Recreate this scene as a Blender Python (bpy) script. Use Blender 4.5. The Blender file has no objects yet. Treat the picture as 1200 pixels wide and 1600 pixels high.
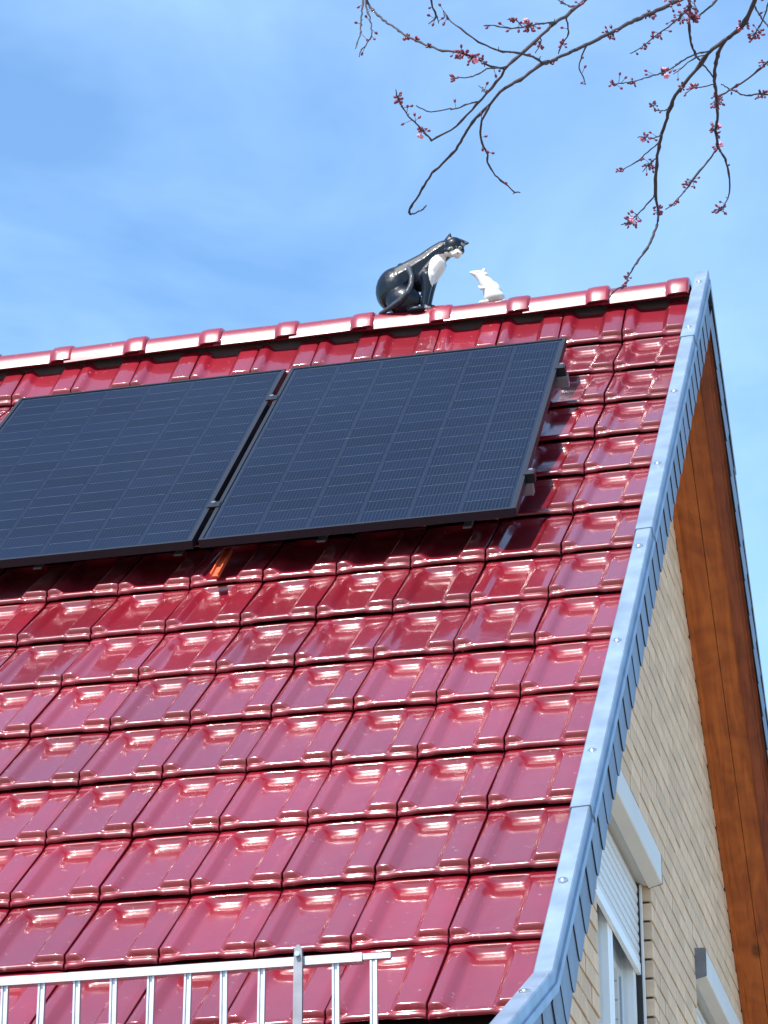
import bpy, bmesh, math, random
from mathutils import Vector, Matrix, noise
random.seed(11)
SC = bpy.context.scene
COL = SC.collection
R = math.radians

# ------------------------------------------------------------ camera, sky, sun, exposure
cd = bpy.data.cameras.new('camera'); cam = bpy.data.objects.new('camera', cd); COL.objects.link(cam)
cd.sensor_fit = 'VERTICAL'; cd.sensor_height = 24.0; cd.lens = 24.0 * 5020.94 / 1600.0
cd.clip_start = 0.1; cd.clip_end = 3000
cf = Vector((-0.200806, 0.8879, 0.413897)); cr = Vector((0.975076, 0.221855, -0.002859)); cu = Vector((0.094363, -0.403006, 0.910319))
cm = Matrix(((cr.x, cu.x, -cf.x, 1.564407), (cr.y, cu.y, -cf.y, -11.37909), (cr.z, cu.z, -cf.z, -6.094099), (0, 0, 0, 1)))
cam.matrix_world = cm
SC.camera = cam

SUN = Vector((-0.22, -0.57, 0.82)).normalized()
world = bpy.data.worlds.new('World'); SC.world = world; world.use_nodes = True
wt = world.node_tree; wt.nodes.clear()
wo = wt.nodes.new('ShaderNodeOutputWorld'); wb = wt.nodes.new('ShaderNodeBackground'); wb.inputs['Strength'].default_value = 0.15
sky = wt.nodes.new('ShaderNodeTexSky'); sky.sky_type = 'NISHITA'; sky.sun_disc = False
sky.sun_elevation = math.asin(SUN.z); sky.sun_rotation = math.atan2(SUN.x, SUN.y)
sky.altitude = 100; sky.air_density = 1.0; sky.dust_density = 0.3; sky.ozone_density = 1.6
# thin veil of high cloud over the whole sky
tc = wt.nodes.new('ShaderNodeTexCoord'); mp = wt.nodes.new('ShaderNodeMapping'); mp.inputs['Scale'].default_value = (3.0, 3.0, 5.5)
nz = wt.nodes.new('ShaderNodeTexNoise'); nz.inputs['Scale'].default_value = 2.2; nz.inputs['Detail'].default_value = 5; nz.inputs['Roughness'].default_value = 0.55
nz.inputs['Distortion'].default_value = 0.5
rp = wt.nodes.new('ShaderNodeValToRGB'); rp.color_ramp.elements[0].position = 0.32; rp.color_ramp.elements[1].position = 0.78
rp.color_ramp.elements[0].color = (0.03, 0.03, 0.03, 1); rp.color_ramp.elements[1].color = (0.27, 0.27, 0.27, 1)
mxw = wt.nodes.new('ShaderNodeMix'); mxw.data_type = 'RGBA'
mxw.inputs['B'].default_value = (6.4, 6.9, 8.2, 1)
wt.links.new(tc.outputs['Generated'], mp.inputs['Vector']); wt.links.new(mp.outputs[0], nz.inputs['Vector'])
wt.links.new(nz.outputs['Fac'], rp.inputs[0]); wt.links.new(rp.outputs[0], mxw.inputs['Factor'])
wt.links.new(sky.outputs[0], mxw.inputs['A']); tint = wt.nodes.new('ShaderNodeMix'); tint.data_type = 'RGBA'; tint.blend_type = 'MULTIPLY'; tint.inputs['Factor'].default_value = 1.0; tint.inputs['B'].default_value = (0.66, 0.87, 0.97, 1)
wt.links.new(mxw.outputs['Result'], tint.inputs['A']); wt.links.new(tint.outputs['Result'], wb.inputs['Color'])
wt.links.new(wb.outputs[0], wo.inputs['Surface'])

sd = bpy.data.lights.new('sun', 'SUN'); sd.energy = 5.0; sd.angle = R(0.53); sd.color = (1.0, 0.96, 0.90)
sun = bpy.data.objects.new('sun', sd); COL.objects.link(sun); sun.rotation_euler = SUN.to_track_quat('Z', 'Y').to_euler()
SC.render.engine = 'CYCLES'
SC.view_settings.view_transform = 'Standard'; SC.view_settings.look = 'None'
SC.view_settings.exposure = 1.0; SC.view_settings.gamma = 1.0; SC.view_settings.use_curve_mapping = False

# ------------------------------------------------------------ materials
def mat(name, col, rough=0.5, metal=0.0, coat=0.0, spec=0.5, var=0.0, scale=8.0, bump=0.0, bscale=40.0, col2=None, stretch=(1, 1, 1), objvar=0.0, crough=0.03, detail=4):
    m = bpy.data.materials.new(name); m.use_nodes = True; nt = m.node_tree; b = nt.nodes['Principled BSDF']
    b.inputs['Roughness'].default_value = rough; b.inputs['Metallic'].default_value = metal
    b.inputs['Coat Weight'].default_value = coat; b.inputs['Coat Roughness'].default_value = crough
    b.inputs['Specular IOR Level'].default_value = spec
    t = nt.nodes.new('ShaderNodeTexCoord'); mpn = nt.nodes.new('ShaderNodeMapping'); mpn.inputs['Scale'].default_value = stretch
    nt.links.new(t.outputs['Object'], mpn.inputs[0])
    n = nt.nodes.new('ShaderNodeTexNoise'); n.inputs['Scale'].default_value = scale; n.inputs['Detail'].default_value = detail
    nt.links.new(mpn.outputs[0], n.inputs['Vector'])
    r = nt.nodes.new('ShaderNodeValToRGB'); r.color_ramp.elements[0].position = 0.3; r.color_ramp.elements[1].position = 0.7
    c2 = col2 or tuple(max(0, c * (1 - var)) for c in col)
    c1 = col if col2 else tuple(min(1, c * (1 + var)) for c in col)
    r.color_ramp.elements[0].color = (*c2, 1); r.color_ramp.elements[1].color = (*c1, 1)
    nt.links.new(n.outputs['Fac'], r.inputs[0])
    out = r.outputs[0]
    if objvar:
        oi = nt.nodes.new('ShaderNodeObjectInfo'); mr = nt.nodes.new('ShaderNodeMapRange')
        mr.inputs['To Min'].default_value = 1 - objvar; mr.inputs['To Max'].default_value = 1 + objvar
        nt.links.new(oi.outputs['Random'], mr.inputs['Value'])
        vm = nt.nodes.new('ShaderNodeVectorMath'); vm.operation = 'SCALE'
        nt.links.new(out, vm.inputs[0]); nt.links.new(mr.outputs[0], vm.inputs['Scale']); out = vm.outputs[0]
    nt.links.new(out, b.inputs['Base Color'])
    if bump:
        n2 = nt.nodes.new('ShaderNodeTexNoise'); n2.inputs['Scale'].default_value = bscale; n2.inputs['Detail'].default_value = 3
        nt.links.new(mpn.outputs[0], n2.inputs['Vector'])
        bp = nt.nodes.new('ShaderNodeBump'); bp.inputs['Strength'].default_value = 1.0; bp.inputs['Distance'].default_value = bump
        nt.links.new(n2.outputs['Fac'], bp.inputs['Height']); nt.links.new(bp.outputs[0], b.inputs['Normal'])
        nt.links.new(bp.outputs[0], b.inputs['Coat Normal'])
    return m
M = {}
M['glaze'] = mat('red_glaze', (0.165, 0.005, 0.013), 0.35, coat=1.0, var=0.14, scale=4, bump=0.0006, bscale=14, objvar=0.16, crough=0.06, spec=0.3)
def dusty(m, amt, sc, base):
    nt = m.node_tree; b = nt.nodes['Principled BSDF']; t = nt.nodes.new('ShaderNodeTexCoord'); g = nt.nodes.new('ShaderNodeNewGeometry')
    n = nt.nodes.new('ShaderNodeTexNoise'); n.inputs['Scale'].default_value = sc; n.inputs['Detail'].default_value = 6; n.inputs['Roughness'].default_value = 0.65
    nt.links.new(g.outputs['Position'], n.inputs['Vector'])
    r = nt.nodes.new('ShaderNodeMapRange'); r.inputs['From Min'].default_value = 0.45; r.inputs['From Max'].default_value = 0.75; r.inputs['To Min'].default_value = base; r.inputs['To Max'].default_value = base + amt
    nt.links.new(n.outputs['Fac'], r.inputs['Value']); nt.links.new(r.outputs[0], b.inputs['Coat Roughness'])
    s = nt.nodes.new('ShaderNodeTexNoise'); s.inputs['Scale'].default_value = 55; s.inputs['Detail'].default_value = 2; nt.links.new(g.outputs['Position'], s.inputs['Vector'])
    r2 = nt.nodes.new('ShaderNodeMapRange'); r2.inputs['From Min'].default_value = 0.70; r2.inputs['From Max'].default_value = 0.74; r2.inputs['To Max'].default_value = 0.28
    nt.links.new(s.outputs['Fac'], r2.inputs['Value'])
    mx = nt.nodes.new('ShaderNodeMix'); mx.data_type = 'RGBA'; mx.inputs['B'].default_value = (0.42, 0.36, 0.30, 1); src = b.inputs['Base Color'].links[0].from_socket
    nt.links.new(r2.outputs[0], mx.inputs['Factor']); nt.links.new(src, mx.inputs['A']); nt.links.new(mx.outputs['Result'], b.inputs['Base Color'])
dusty(M['glaze'], 0.16, 3.0, 0.05)
M['deck'] = mat('dark_underlay', (0.03, 0.012, 0.012), 0.8, var=0.2)
M['zinc'] = mat('zinc_sheet', (0.23, 0.30, 0.39), 0.42, metal=0.6, var=0.2, scale=9, bump=0.001, bscale=7)
M['slate'] = mat('grey_slate', (0.12, 0.16, 0.24), 0.5, var=0.15, scale=10, bump=0.001, bscale=30, objvar=0.14)
M['steel'] = mat('steel_screw', (0.7, 0.7, 0.7), 0.25, metal=1.0)
M['alu'] = mat('aluminium', (0.44, 0.45, 0.47), 0.42, metal=0.55, var=0.10, scale=22, bump=0.0004)
M['galv'] = mat('weathered_galvanised_steel', (0.20, 0.20, 0.22), 0.5, metal=0.4, var=0.2, scale=18)
M['black_alu'] = mat('black_anodised_frame', (0.010, 0.011, 0.016), 0.45, spec=0.25)
M['cell'] = mat('solar_cell_silicon', (0.004, 0.007, 0.018), 0.45, spec=0.08, var=0.15, scale=3, objvar=0.25)
_m = M['cell']; _nt = _m.node_tree; _t = _nt.nodes.new('ShaderNodeTexCoord'); _w = _nt.nodes.new('ShaderNodeTexWave'); _w.wave_type = 'BANDS'; _w.bands_direction = 'X'
_w.inputs['Scale'].default_value = 0.314 * 80; _w.inputs['Distortion'].default_value = 0; _nt.links.new(_t.outputs['Object'], _w.inputs['Vector'])
_r = _nt.nodes.new('ShaderNodeValToRGB'); _r.color_ramp.elements[0].position = 0.86; _r.color_ramp.elements[1].position = 0.98; _r.color_ramp.elements[1].color = (0.22, 0.22, 0.22, 1)
_x = _nt.nodes.new('ShaderNodeMix'); _x.data_type = 'RGBA'; _x.inputs['B'].default_value = (0.10, 0.12, 0.16, 1)
_b = _nt.nodes['Principled BSDF']; _src = _b.inputs['Base Color'].links[0].from_socket
_nt.links.new(_w.outputs['Fac'], _r.inputs[0]); _nt.links.new(_r.outputs[0], _x.inputs['Factor']); _nt.links.new(_src, _x.inputs['A']); _nt.links.new(_x.outputs['Result'], _b.inputs['Base Color'])
M['backsheet'] = mat('panel_backsheet_and_busbars', (0.022, 0.028, 0.045), 0.7, spec=0.1)
M['wire'] = mat('silver_busbar', (0.038, 0.044, 0.06), 0.6, var=0.8, scale=14)
M['slate_edge'] = mat('shaded_slate_edge', (0.018, 0.022, 0.035), 0.8)  # shadow gaps between slates, painted into a dark edge colour
M['orange'] = mat('orange_painted_steel', (0.55, 0.085, 0.03), 0.45, var=0.1)
M['brick'] = mat('sand_yellow_brick', (0.62, 0.45, 0.315), 0.85, var=0.10, scale=16, bump=0.002, bscale=70, objvar=0.11)
M['mortar'] = mat('dark_mortar', (0.05, 0.043, 0.038), 0.95, var=0.2, scale=30, bump=0.001)
M['white'] = mat('white_plastic', (0.80, 0.81, 0.82), 0.35, var=0.03, scale=6)
M['boxw'] = mat('off_white_painted_aluminium', (0.56, 0.53, 0.50), 0.42, var=0.05, scale=5)
M['slatw'] = mat('grey_white_shutter_slat', (0.55, 0.56, 0.58), 0.4, var=0.04)
M['rubber'] = mat('black_rubber_seal', (0.02, 0.02, 0.022), 0.6)
M['curtain'] = mat('pale_curtain', (0.60, 0.62, 0.66), 0.9, var=0.12, scale=6, stretch=(1, 9, 0.4))
M['bark'] = mat('dark_bark', (0.026, 0.016, 0.020), 0.8, var=0.35, scale=60, bump=0.0006, bscale=120)
M['bud'] = mat('pink_bud', (0.21, 0.022, 0.065), 0.5, col2=(0.07, 0.010, 0.025), scale=45)
M['petal'] = mat('pale_pink_petal', (0.62, 0.24, 0.34), 0.6, var=0.12, scale=60)
M['ground'] = mat('paving_and_gravel', (0.27, 0.25, 0.20), 0.95, var=0.3, scale=0.6)
M['render'] = mat('plain_render', (0.55, 0.46, 0.34), 0.9, var=0.05)
# stained wood with knots and cross cracks
def wood(name, ca, cb):
    m = bpy.data.materials.new(name); m.use_nodes = True; nt = m.node_tree; b = nt.nodes['Principled BSDF']; b.inputs['Roughness'].default_value = 0.42
    t = nt.nodes.new('ShaderNodeTexCoord'); mpn = nt.nodes.new('ShaderNodeMapping'); mpn.inputs['Scale'].default_value = (14, 1.6, 1.6)
    nt.links.new(t.outputs['Object'], mpn.inputs[0])
    n = nt.nodes.new('ShaderNodeTexNoise'); n.inputs['Scale'].default_value = 1.7; n.inputs['Detail'].default_value = 7; n.inputs['Distortion'].default_value = 1.6
    nt.links.new(mpn.outputs[0], n.inputs['Vector'])
    n3 = nt.nodes.new('ShaderNodeTexNoise'); n3.inputs['Scale'].default_value = 5.0; n3.inputs['Detail'].default_value = 5; n3.inputs['Distortion'].default_value = 2.2
    nt.links.new(t.outputs['Object'], n3.inputs['Vector'])
    mx = nt.nodes.new('ShaderNodeMix'); mx.inputs['Factor'].default_value = 0.45
    nt.links.new(n.outputs['Fac'], mx.inputs['A']); nt.links.new(n3.outputs['Fac'], mx.inputs['B'])
    r = nt.nodes.new('ShaderNodeValToRGB'); r.color_ramp.elements[0].position = 0.36; r.color_ramp.elements[1].position = 0.62
    r.color_ramp.elements[0].color = (*ca, 1); r.color_ramp.elements[1].color = (*cb, 1); nt.links.new(mx.outputs['Result'], r.inputs[0])
    v = nt.nodes.new('ShaderNodeTexVoronoi'); v.inputs['Scale'].default_value = 3.4
    mp2 = nt.nodes.new('ShaderNodeMapping'); mp2.inputs['Scale'].default_value = (1.6, 1, 1)
    nt.links.new(t.outputs['Object'], mp2.inputs[0]); nt.links.new(mp2.outputs[0], v.inputs['Vector'])
    kr = nt.nodes.new('ShaderNodeValToRGB'); kr.color_ramp.elements[0].position = 0.07; kr.color_ramp.elements[1].position = 0.16
    kr.color_ramp.elements[0].color = (0.25, 0.22, 0.2, 1); kr.color_ramp.elements[1].color = (1, 1, 1, 1); nt.links.new(v.outputs['Distance'], kr.inputs[0])
    ml = nt.nodes.new('ShaderNodeMix'); ml.data_type = 'RGBA'; ml.blend_type = 'MULTIPLY'; ml.inputs['Factor'].default_value = 0.8
    nt.links.new(r.outputs[0], ml.inputs['A']); nt.links.new(kr.outputs[0], ml.inputs['B']); nt.links.new(ml.outputs['Result'], b.inputs['Base Color'])
    bp = nt.nodes.new('ShaderNodeBump'); bp.inputs['Distance'].default_value = 0.002; nt.links.new(mx.outputs['Result'], bp.inputs['Height']); nt.links.new(bp.outputs[0], b.inputs['Normal'])
    return m
M['wood'] = wood('orange_brown_stained_wood', (0.27, 0.055, 0.009), (0.50, 0.125, 0.019))
M['wood_dark'] = wood('red_brown_stained_wood', (0.16, 0.034, 0.012), (0.30, 0.066, 0.020))
def pane_mat(name, tint, ar=(1, 1, 1)):
    m = bpy.data.materials.new(name); m.use_nodes = True; nt = m.node_tree; nt.nodes.clear()
    o = nt.nodes.new('ShaderNodeOutputMaterial'); f = nt.nodes.new('ShaderNodeFresnel'); f.inputs['IOR'].default_value = 1.5
    tr = nt.nodes.new('ShaderNodeBsdfTransparent'); tr.inputs[0].default_value = (*tint, 1)
    g = nt.nodes.new('ShaderNodeBsdfGlossy'); g.inputs['Roughness'].default_value = 0.02
    ge = nt.nodes.new('ShaderNodeNewGeometry'); sb = nt.nodes.new('ShaderNodeMath'); sb.operation = 'SUBTRACT'; sb.inputs[0].default_value = 1.0; nt.links.new(ge.outputs['Backfacing'], sb.inputs[1]); g.inputs['Color'].default_value = (*ar, 1)
    mu = nt.nodes.new('ShaderNodeMath'); mu.operation = 'MULTIPLY'; nt.links.new(f.outputs[0], mu.inputs[0]); nt.links.new(sb.outputs[0], mu.inputs[1])
    mx = nt.nodes.new('ShaderNodeMixShader'); nt.links.new(mu.outputs[0], mx.inputs[0]); nt.links.new(tr.outputs[0], mx.inputs[1]); nt.links.new(g.outputs[0], mx.inputs[2])
    nt.links.new(mx.outputs[0], o.inputs[0]); return m
M['pane'] = pane_mat('clear_glass', (0.92, 0.94, 0.95))
def glazed(name, rough=0.12):
    m = bpy.data.materials.new(name); m.use_nodes = True; nt = m.node_tree; b = nt.nodes['Principled BSDF']
    a = nt.nodes.new('ShaderNodeVertexColor'); a.layer_name = 'Col'; nt.links.new(a.outputs[0], b.inputs['Base Color'])
    b.inputs['Roughness'].default_value = 0.4; b.inputs['Specular IOR Level'].default_value = 0.15; b.inputs['Coat Weight'].default_value = 0.28; b.inputs['Coat Roughness'].default_value = rough
    n2 = nt.nodes.new('ShaderNodeTexNoise'); n2.inputs['Scale'].default_value = 45; bp = nt.nodes.new('ShaderNodeBump'); bp.inputs['Distance'].default_value = 0.0008
    nt.links.new(n2.outputs['Fac'], bp.inputs['Height']); nt.links.new(bp.outputs[0], b.inputs['Coat Normal'])
    return m
M['ceramic'] = glazed('glazed_ceramic', 0.05)

# ------------------------------------------------------------ object helpers
WM = {}
def setp(o, parent, basis=None):
    if basis is not None: o.matrix_basis = basis
    o.parent = parent
    if parent is not None: o.matrix_parent_inverse = WM[parent.name].inverted()
    WM[o.name] = (basis.copy() if basis is not None else Matrix.Identity(4))
    return o
def thing(name, loc, label, cat, group=None, kind=None):
    o = bpy.data.objects.new(name, None); COL.objects.link(o); o.empty_display_size = 0.1
    o.location = loc; WM[o.name] = Matrix.Translation(Vector(loc)); o['label'] = label
    if cat: o['category'] = cat
    if group: o['group'] = group
    if kind: o['kind'] = kind
    return o
def link(name, me, parent, basis=None, **kw):
    o = bpy.data.objects.new(name, me); COL.objects.link(o)
    setp(o, parent, basis)
    for k, v in kw.items(): o[k] = v
    return o
class MB:
    def __init__(s): s.v = []; s.f = []; s.mi = []; s.sm = []
    def add(s, vs, fs, mi=0, smooth=False):
        b = len(s.v); s.v += [tuple(v) for v in vs]
        for f in fs: s.f.append([b + i for i in f]); s.mi.append(mi); s.sm.append(smooth)
    def hexa(s, c, mi=0):      # 8 corners: bottom 0-3, top 4-7 (same order)
        s.add(c, [(3, 2, 1, 0), (4, 5, 6, 7), (0, 1, 5, 4), (1, 2, 6, 5), (2, 3, 7, 6), (3, 0, 4, 7)], mi)
    def box(s, x0, x1, y0, y1, z0, z1, mi=0, T=None):
        c = [(x0, y0, z0), (x1, y0, z0), (x1, y1, z0), (x0, y1, z0), (x0, y0, z1), (x1, y0, z1), (x1, y1, z1), (x0, y1, z1)]
        if T: c = [T(*q) for q in c]
        s.hexa(c, mi)
    def prism(s, poly, d0, d1, T, mi=0):  # poly in (a,b), extruded along d; T(a,b,d)
        n = len(poly); vs = [T(a, b, d0) for a, b in poly] + [T(a, b, d1) for a, b in poly]
        s.add(vs, [tuple(range(n))[::-1], tuple(range(n, 2 * n))] + [(i, (i + 1) % n, n + (i + 1) % n, n + i) for i in range(n)], mi)
    def tube(s, pts, rad, seg=8, mi=0, caps=True):
        rings = []; up = Vector((0.13, 0.21, 0.97)); P = [Vector(q) for q in pts]
        for i, q in enumerate(P):
            d = (P[min(i + 1, len(P) - 1)] - P[max(i - 1, 0)]).normalized()
            a = d.cross(up); a = a.normalized() if a.length > 1e-4 else Vector((1, 0, 0)); b = a.cross(d)
            r = rad[i] if isinstance(rad, (list, tuple)) else rad
            rings.append([q + (a * math.cos(2 * math.pi * k / seg) + b * math.sin(2 * math.pi * k / seg)) * r for k in range(seg)])
        vs = [v for r_ in rings for v in r_]
        fs = [(i * seg + k, i * seg + (k + 1) % seg, (i + 1) * seg + (k + 1) % seg, (i + 1) * seg + k) for i in range(len(P) - 1) for k in range(seg)]
        s.add(vs, fs, mi, True)
        if caps: s.add(rings[0], [tuple(range(seg))[::-1]], mi); s.add(rings[-1], [tuple(range(seg))], mi)
    def ball(s, c, r, d=None, mi=0, n=6, m=4, long=1.0):
        c = Vector(c); z = Vector(d or (0, 0, 1)).normalized(); x = z.orthogonal().normalized(); y = z.cross(x)
        vs = [c - z * r * long]
        for i in range(1, m):
            ph = math.pi * i / m
            for k in range(n):
                a = 2 * math.pi * k / n
                vs.append(c + (x * math.cos(a) + y * math.sin(a)) * r * math.sin(ph) - z * r * long * math.cos(ph))
        vs.append(c + z * r * long); fs = [(0, 1 + (k + 1) % n, 1 + k) for k in range(n)]
        for i in range(m - 2):
            fs += [(1 + i * n + k, 1 + i * n + (k + 1) % n, 1 + (i + 1) * n + (k + 1) % n, 1 + (i + 1) * n + k) for k in range(n)]
        L = len(vs) - 1; fs += [(L, 1 + (m - 2) * n + k, 1 + (m - 2) * n + (k + 1) % n) for k in range(n)]
        s.add(vs, fs, mi, True)
    def mesh(s, name, mats):
        me = bpy.data.meshes.new(name); me.from_pydata(s.v, [], s.f); me.update()
        for m in (mats if isinstance(mats, (list, tuple)) else [mats]): me.materials.append(m)
        me.polygons.foreach_set('material_index', s.mi); me.polygons.foreach_set('use_smooth', s.sm)
        bm = bmesh.new(); bm.from_mesh(me); bmesh.ops.recalc_face_normals(bm, faces=bm.faces); bm.to_mesh(me); bm.free()
        return me
    def obj(s, name, mats, parent=None, **kw): return link(name, s.mesh(name, mats), parent, **kw)

# ------------------------------------------------------------ the roof's own frame
TH = 0.77922; CT, ST = math.cos(TH), math.sin(TH)
T2 = R(26.0); C2, S2 = math.cos(T2), math.sin(T2)
TW, TL, V0 = 0.253418, 0.384048, 0.28783       # tile cover width, course length, first lip below the ridge
VB = 5.73                                       # the pitch changes here
GZ = -7.7                                       # ground
def fr(x, v, n=0.0):
    if v <= VB: return Vector((x, -v * CT - n * ST, -v * ST + n * CT))
    d = v - VB; return Vector((x, -VB * CT - d * C2 - n * S2, -VB * ST - d * S2 + n * C2))
def bk(x, v, n=0.0):
    p = fr(x, v, n); p.y = -p.y; return p
XR = 0.332; XW = 0.08                           # verge and gable wall planes
VE = 7.75
# ------------------------------------------------------------ ground
mb = MB(); mb.add([(-600, -600, GZ), (600, -600, GZ), (600, 600, GZ), (-600, 600, GZ)], [(0, 1, 2, 3)])
g = mb.obj('ground', M['ground'], None, kind='structure', label='pale paved ground far below the roof')

house = thing('house', (0, 0, GZ), 'brick house with steep glossy dark red tiled roof and slate clad verge', 'house')

# ------------------------------------------------------------ roof deck + tiles
mb = MB()
for F in (fr, bk):
    s = -0.076
    for v0, v1 in ((-0.0, VB), (VB, VE)):
        a, b = (v0, s), (v1, s)
        e = 1e-4 if v0 == VB else 0
        lo = .0955 if v0 == 0 else v0 + e; e = .0755 if v0 == 0 else e
        mb.hexa([F(-6.62, lo, -0.096), F(0.273, lo, -0.096), F(0.273, v1, -0.096), F(-6.62, v1, -0.096), F(-6.62, v0 + e, s), F(0.273, v0 + e, s), F(0.273, v1, s), F(-6.62, v1, s)])
roof = mb.obj('roof', M['deck'], house)

def smooth(a, b, x):
    t = max(0.0, min(1.0, (x - a) / (b - a))); return t * t * (3 - 2 * t)
K = 0.043; PD = 0.020
def tile_mesh(length, name, K=K):
    xs = [0, .012, .03, .06, .10, .12, .132, .145, .16, .175, .19, .203, .22, .25, .29, .36, .45, .53, .57, .595, .61, .625, .64, .655, .67, .685, .70, .715, .74, .78, .84, .90, .95, .975, .988]
    ys = [0.0, .0005, .0014, .0028, .0048, .0072, .010, .013, .0155, .0175, .0182, .0192, .0205, .022, .0235, .025, .0265, .028, .0295, .034, .045, .08, .13, .18, .225, .255, .29, .315, .328, .333, .336, .3385, .341, .3435, .346, .348, .3495, .352, .355, .358, .361, .364, .3665, .369, .3712, .3722, .38, .40]
    ys = [y for y in ys if y <= length] + ([length] if ys[-1] > length else [])
    vs = []
    def raised(s):
        r = max(1 - smooth(.115, .235, s), smooth(.60, .715, s))
        return r
    for y in ys:
        P = 1 - max(0.0, min(1.0, (y - .348) / .024)) ** 2.3
        # pan narrows towards its head, giving rounded corners
        for s in xs:
            cor = smooth(.300, .362, y) * .045
            r = max(1 - smooth(.110 + cor, .255 + cor, s), smooth(.615 - cor, .705 - cor, s))
            h = -PD * (1 - r) * P - 0.0010 * P * math.sin(math.pi * min(1, max(0, (s - .18) / .48)))
            h += (-0.0185 * r + 0.0025 * (1 - r)) * (max(0.0, min(1.0, (.0295 - y) / .0115)) ** 2.1) - .003 * (1 - max(0.0, min(1.0, (y - .352) / .009)) ** 2.2) * r      # raised strip steps down to the lip
            h += -0.0035 * smooth(.93, .985, s) - 0.0035 * (1 - smooth(.0, .035, s))
            if y < .013: h -= 0.0115 * (1 - math.sqrt(max(0, 1 - (1 - y / .013) ** 2)))
            z = h - K * y / TL
            vs.append((.0012 + s * TW * .992, y, z))
    n = len(xs); m = len(ys); mb = MB()
    fs = [(j * n + i, j * n + i + 1, (j + 1) * n + i + 1, (j + 1) * n + i) for j in range(m - 1) for i in range(n - 1)]
    mb.add(vs, fs, 0, True)
    # front face, underside of the lip and side walls
    top = vs[:n]
    def low(s): return -0.036 + 0.005 * math.sin(math.pi * min(1, max(0, (s - .15) / .55)))
    mid = [(x, -.0002, z - .003) for (x, y, z) in top]
    bot = [(x, .006, z - .0055 - .0015 * math.sin(7 * s)) for (x, y, z), s in zip(top, xs)]
    mb.add(top + mid + bot, [(i, i + 1, n + i + 1, n + i) for i in range(n - 1)] + [(n + i, n + i + 1, 2 * n + i + 1, 2 * n + i) for i in range(n - 1)], 0, True)
    und = [(x, .085, z) for (x, y, z) in bot]; mb.add(bot + und, [(i, i + 1, n + i + 1, n + i) for i in range(n - 1)], 0, False)
    for i in (0, n - 1):
        side = [vs[j * n + i] for j in range(m)]; lo = [(x, y, z - (.012 if y < .08 else .02)) for x, y, z in side]
        mb.add(side + lo, [(j, j + 1, m + j + 1, m + j) for j in range(m - 1)], 0, False)
    me = bpy.data.meshes.new(name); me.from_pydata(mb.v, [], mb.f); me.update(); me.materials.append(M['glaze'])
    me.polygons.foreach_set('use_smooth', mb.sm)
    bm = bmesh.new(); bm.from_mesh(me); bmesh.ops.remove_doubles(bm, verts=bm.verts, dist=0.00002)
    bmesh.ops.recalc_face_normals(bm, faces=bm.faces)
    bm.to_mesh(me); bm.free()
    # make sure the glazed top looks outwards
    up = sum(p.normal.z for p in me.polygons if abs(p.normal.z) > .8)
    if up < 0: me.flip_normals()
    return me
TM = tile_mesh(.40, 'roof_tile'); TM0 = tile_mesh(.300, 'roof_tile_short', -.040)
def tmat(x, v, n=0.0):
    o = fr(x, v, n); c, s = (CT, ST) if v <= VB else (C2, S2)
    j = lambda a: random.uniform(-a, a)
    m = Matrix(((1, 0, 0, o.x), (0, c, -s, o.y), (0, s, c, o.z), (0, 0, 0, 1)))
    return m @ Matrix.Rotation(j(R(.5)), 4, 'X') @ Matrix.Rotation(j(R(.6)), 4, 'Y') @ Matrix.Rotation(j(R(.16)), 4, 'Z') @ Matrix.Translation((j(.0008), j(.0012), j(.0008)))
mbfar = MB()
for j in range(20):
    v = V0 + j * TL if j < 15 else V0 + 14 * TL + (j - 14) * TL
    if v > VE - .1: break
    # left limit of the view at this course
    kmin = -8 if j < 15 else -7
    for k in range(-22, 6):
        x = (k - 4) * TW
        if k == 5: continue
        me = TM0 if j == 0 else TM
        if k >= kmin:
            link('roof_tile', me, roof, tmat(x, v))
        else:
            T = tmat(x, v); b = len(mbfar.v)
            mbfar.v += [tuple(T @ q.co) for q in me.vertices]; mbfar.f += [[b + i for i in p.vertices] for p in me.polygons]
            mbfar.mi += [0] * len(me.polygons); mbfar.sm += [True] * len(me.polygons)
# last column under the verge: the same tile cut to its left part
def cut_tile(me, xc, name):
    bm = bmesh.new(); bm.from_mesh(me)
    bmesh.ops.bisect_plane(bm, geom=bm.verts[:] + bm.edges[:] + bm.faces[:], plane_co=(xc, 0, 0), plane_no=(1, 0, 0), clear_outer=True)
    m2 = bpy.data.meshes.new(name); bm.to_mesh(m2); bm.free(); m2.materials.append(M['glaze']); return m2
CM = cut_tile(TM, .036, 'roof_tile_cut'); CM0 = cut_tile(TM0, .036, 'roof_tile_cut_short')
for j in range(19):
    v = V0 + j * TL
    if v > VE - .1: break
    link('roof_tile', CM0 if j == 0 else CM, roof, tmat(TW, v))
mbfar.obj('roof_tile_field', M['glaze'], roof, kind='stuff', label='more of the same red tiles beyond the left edge of the photo')
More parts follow.
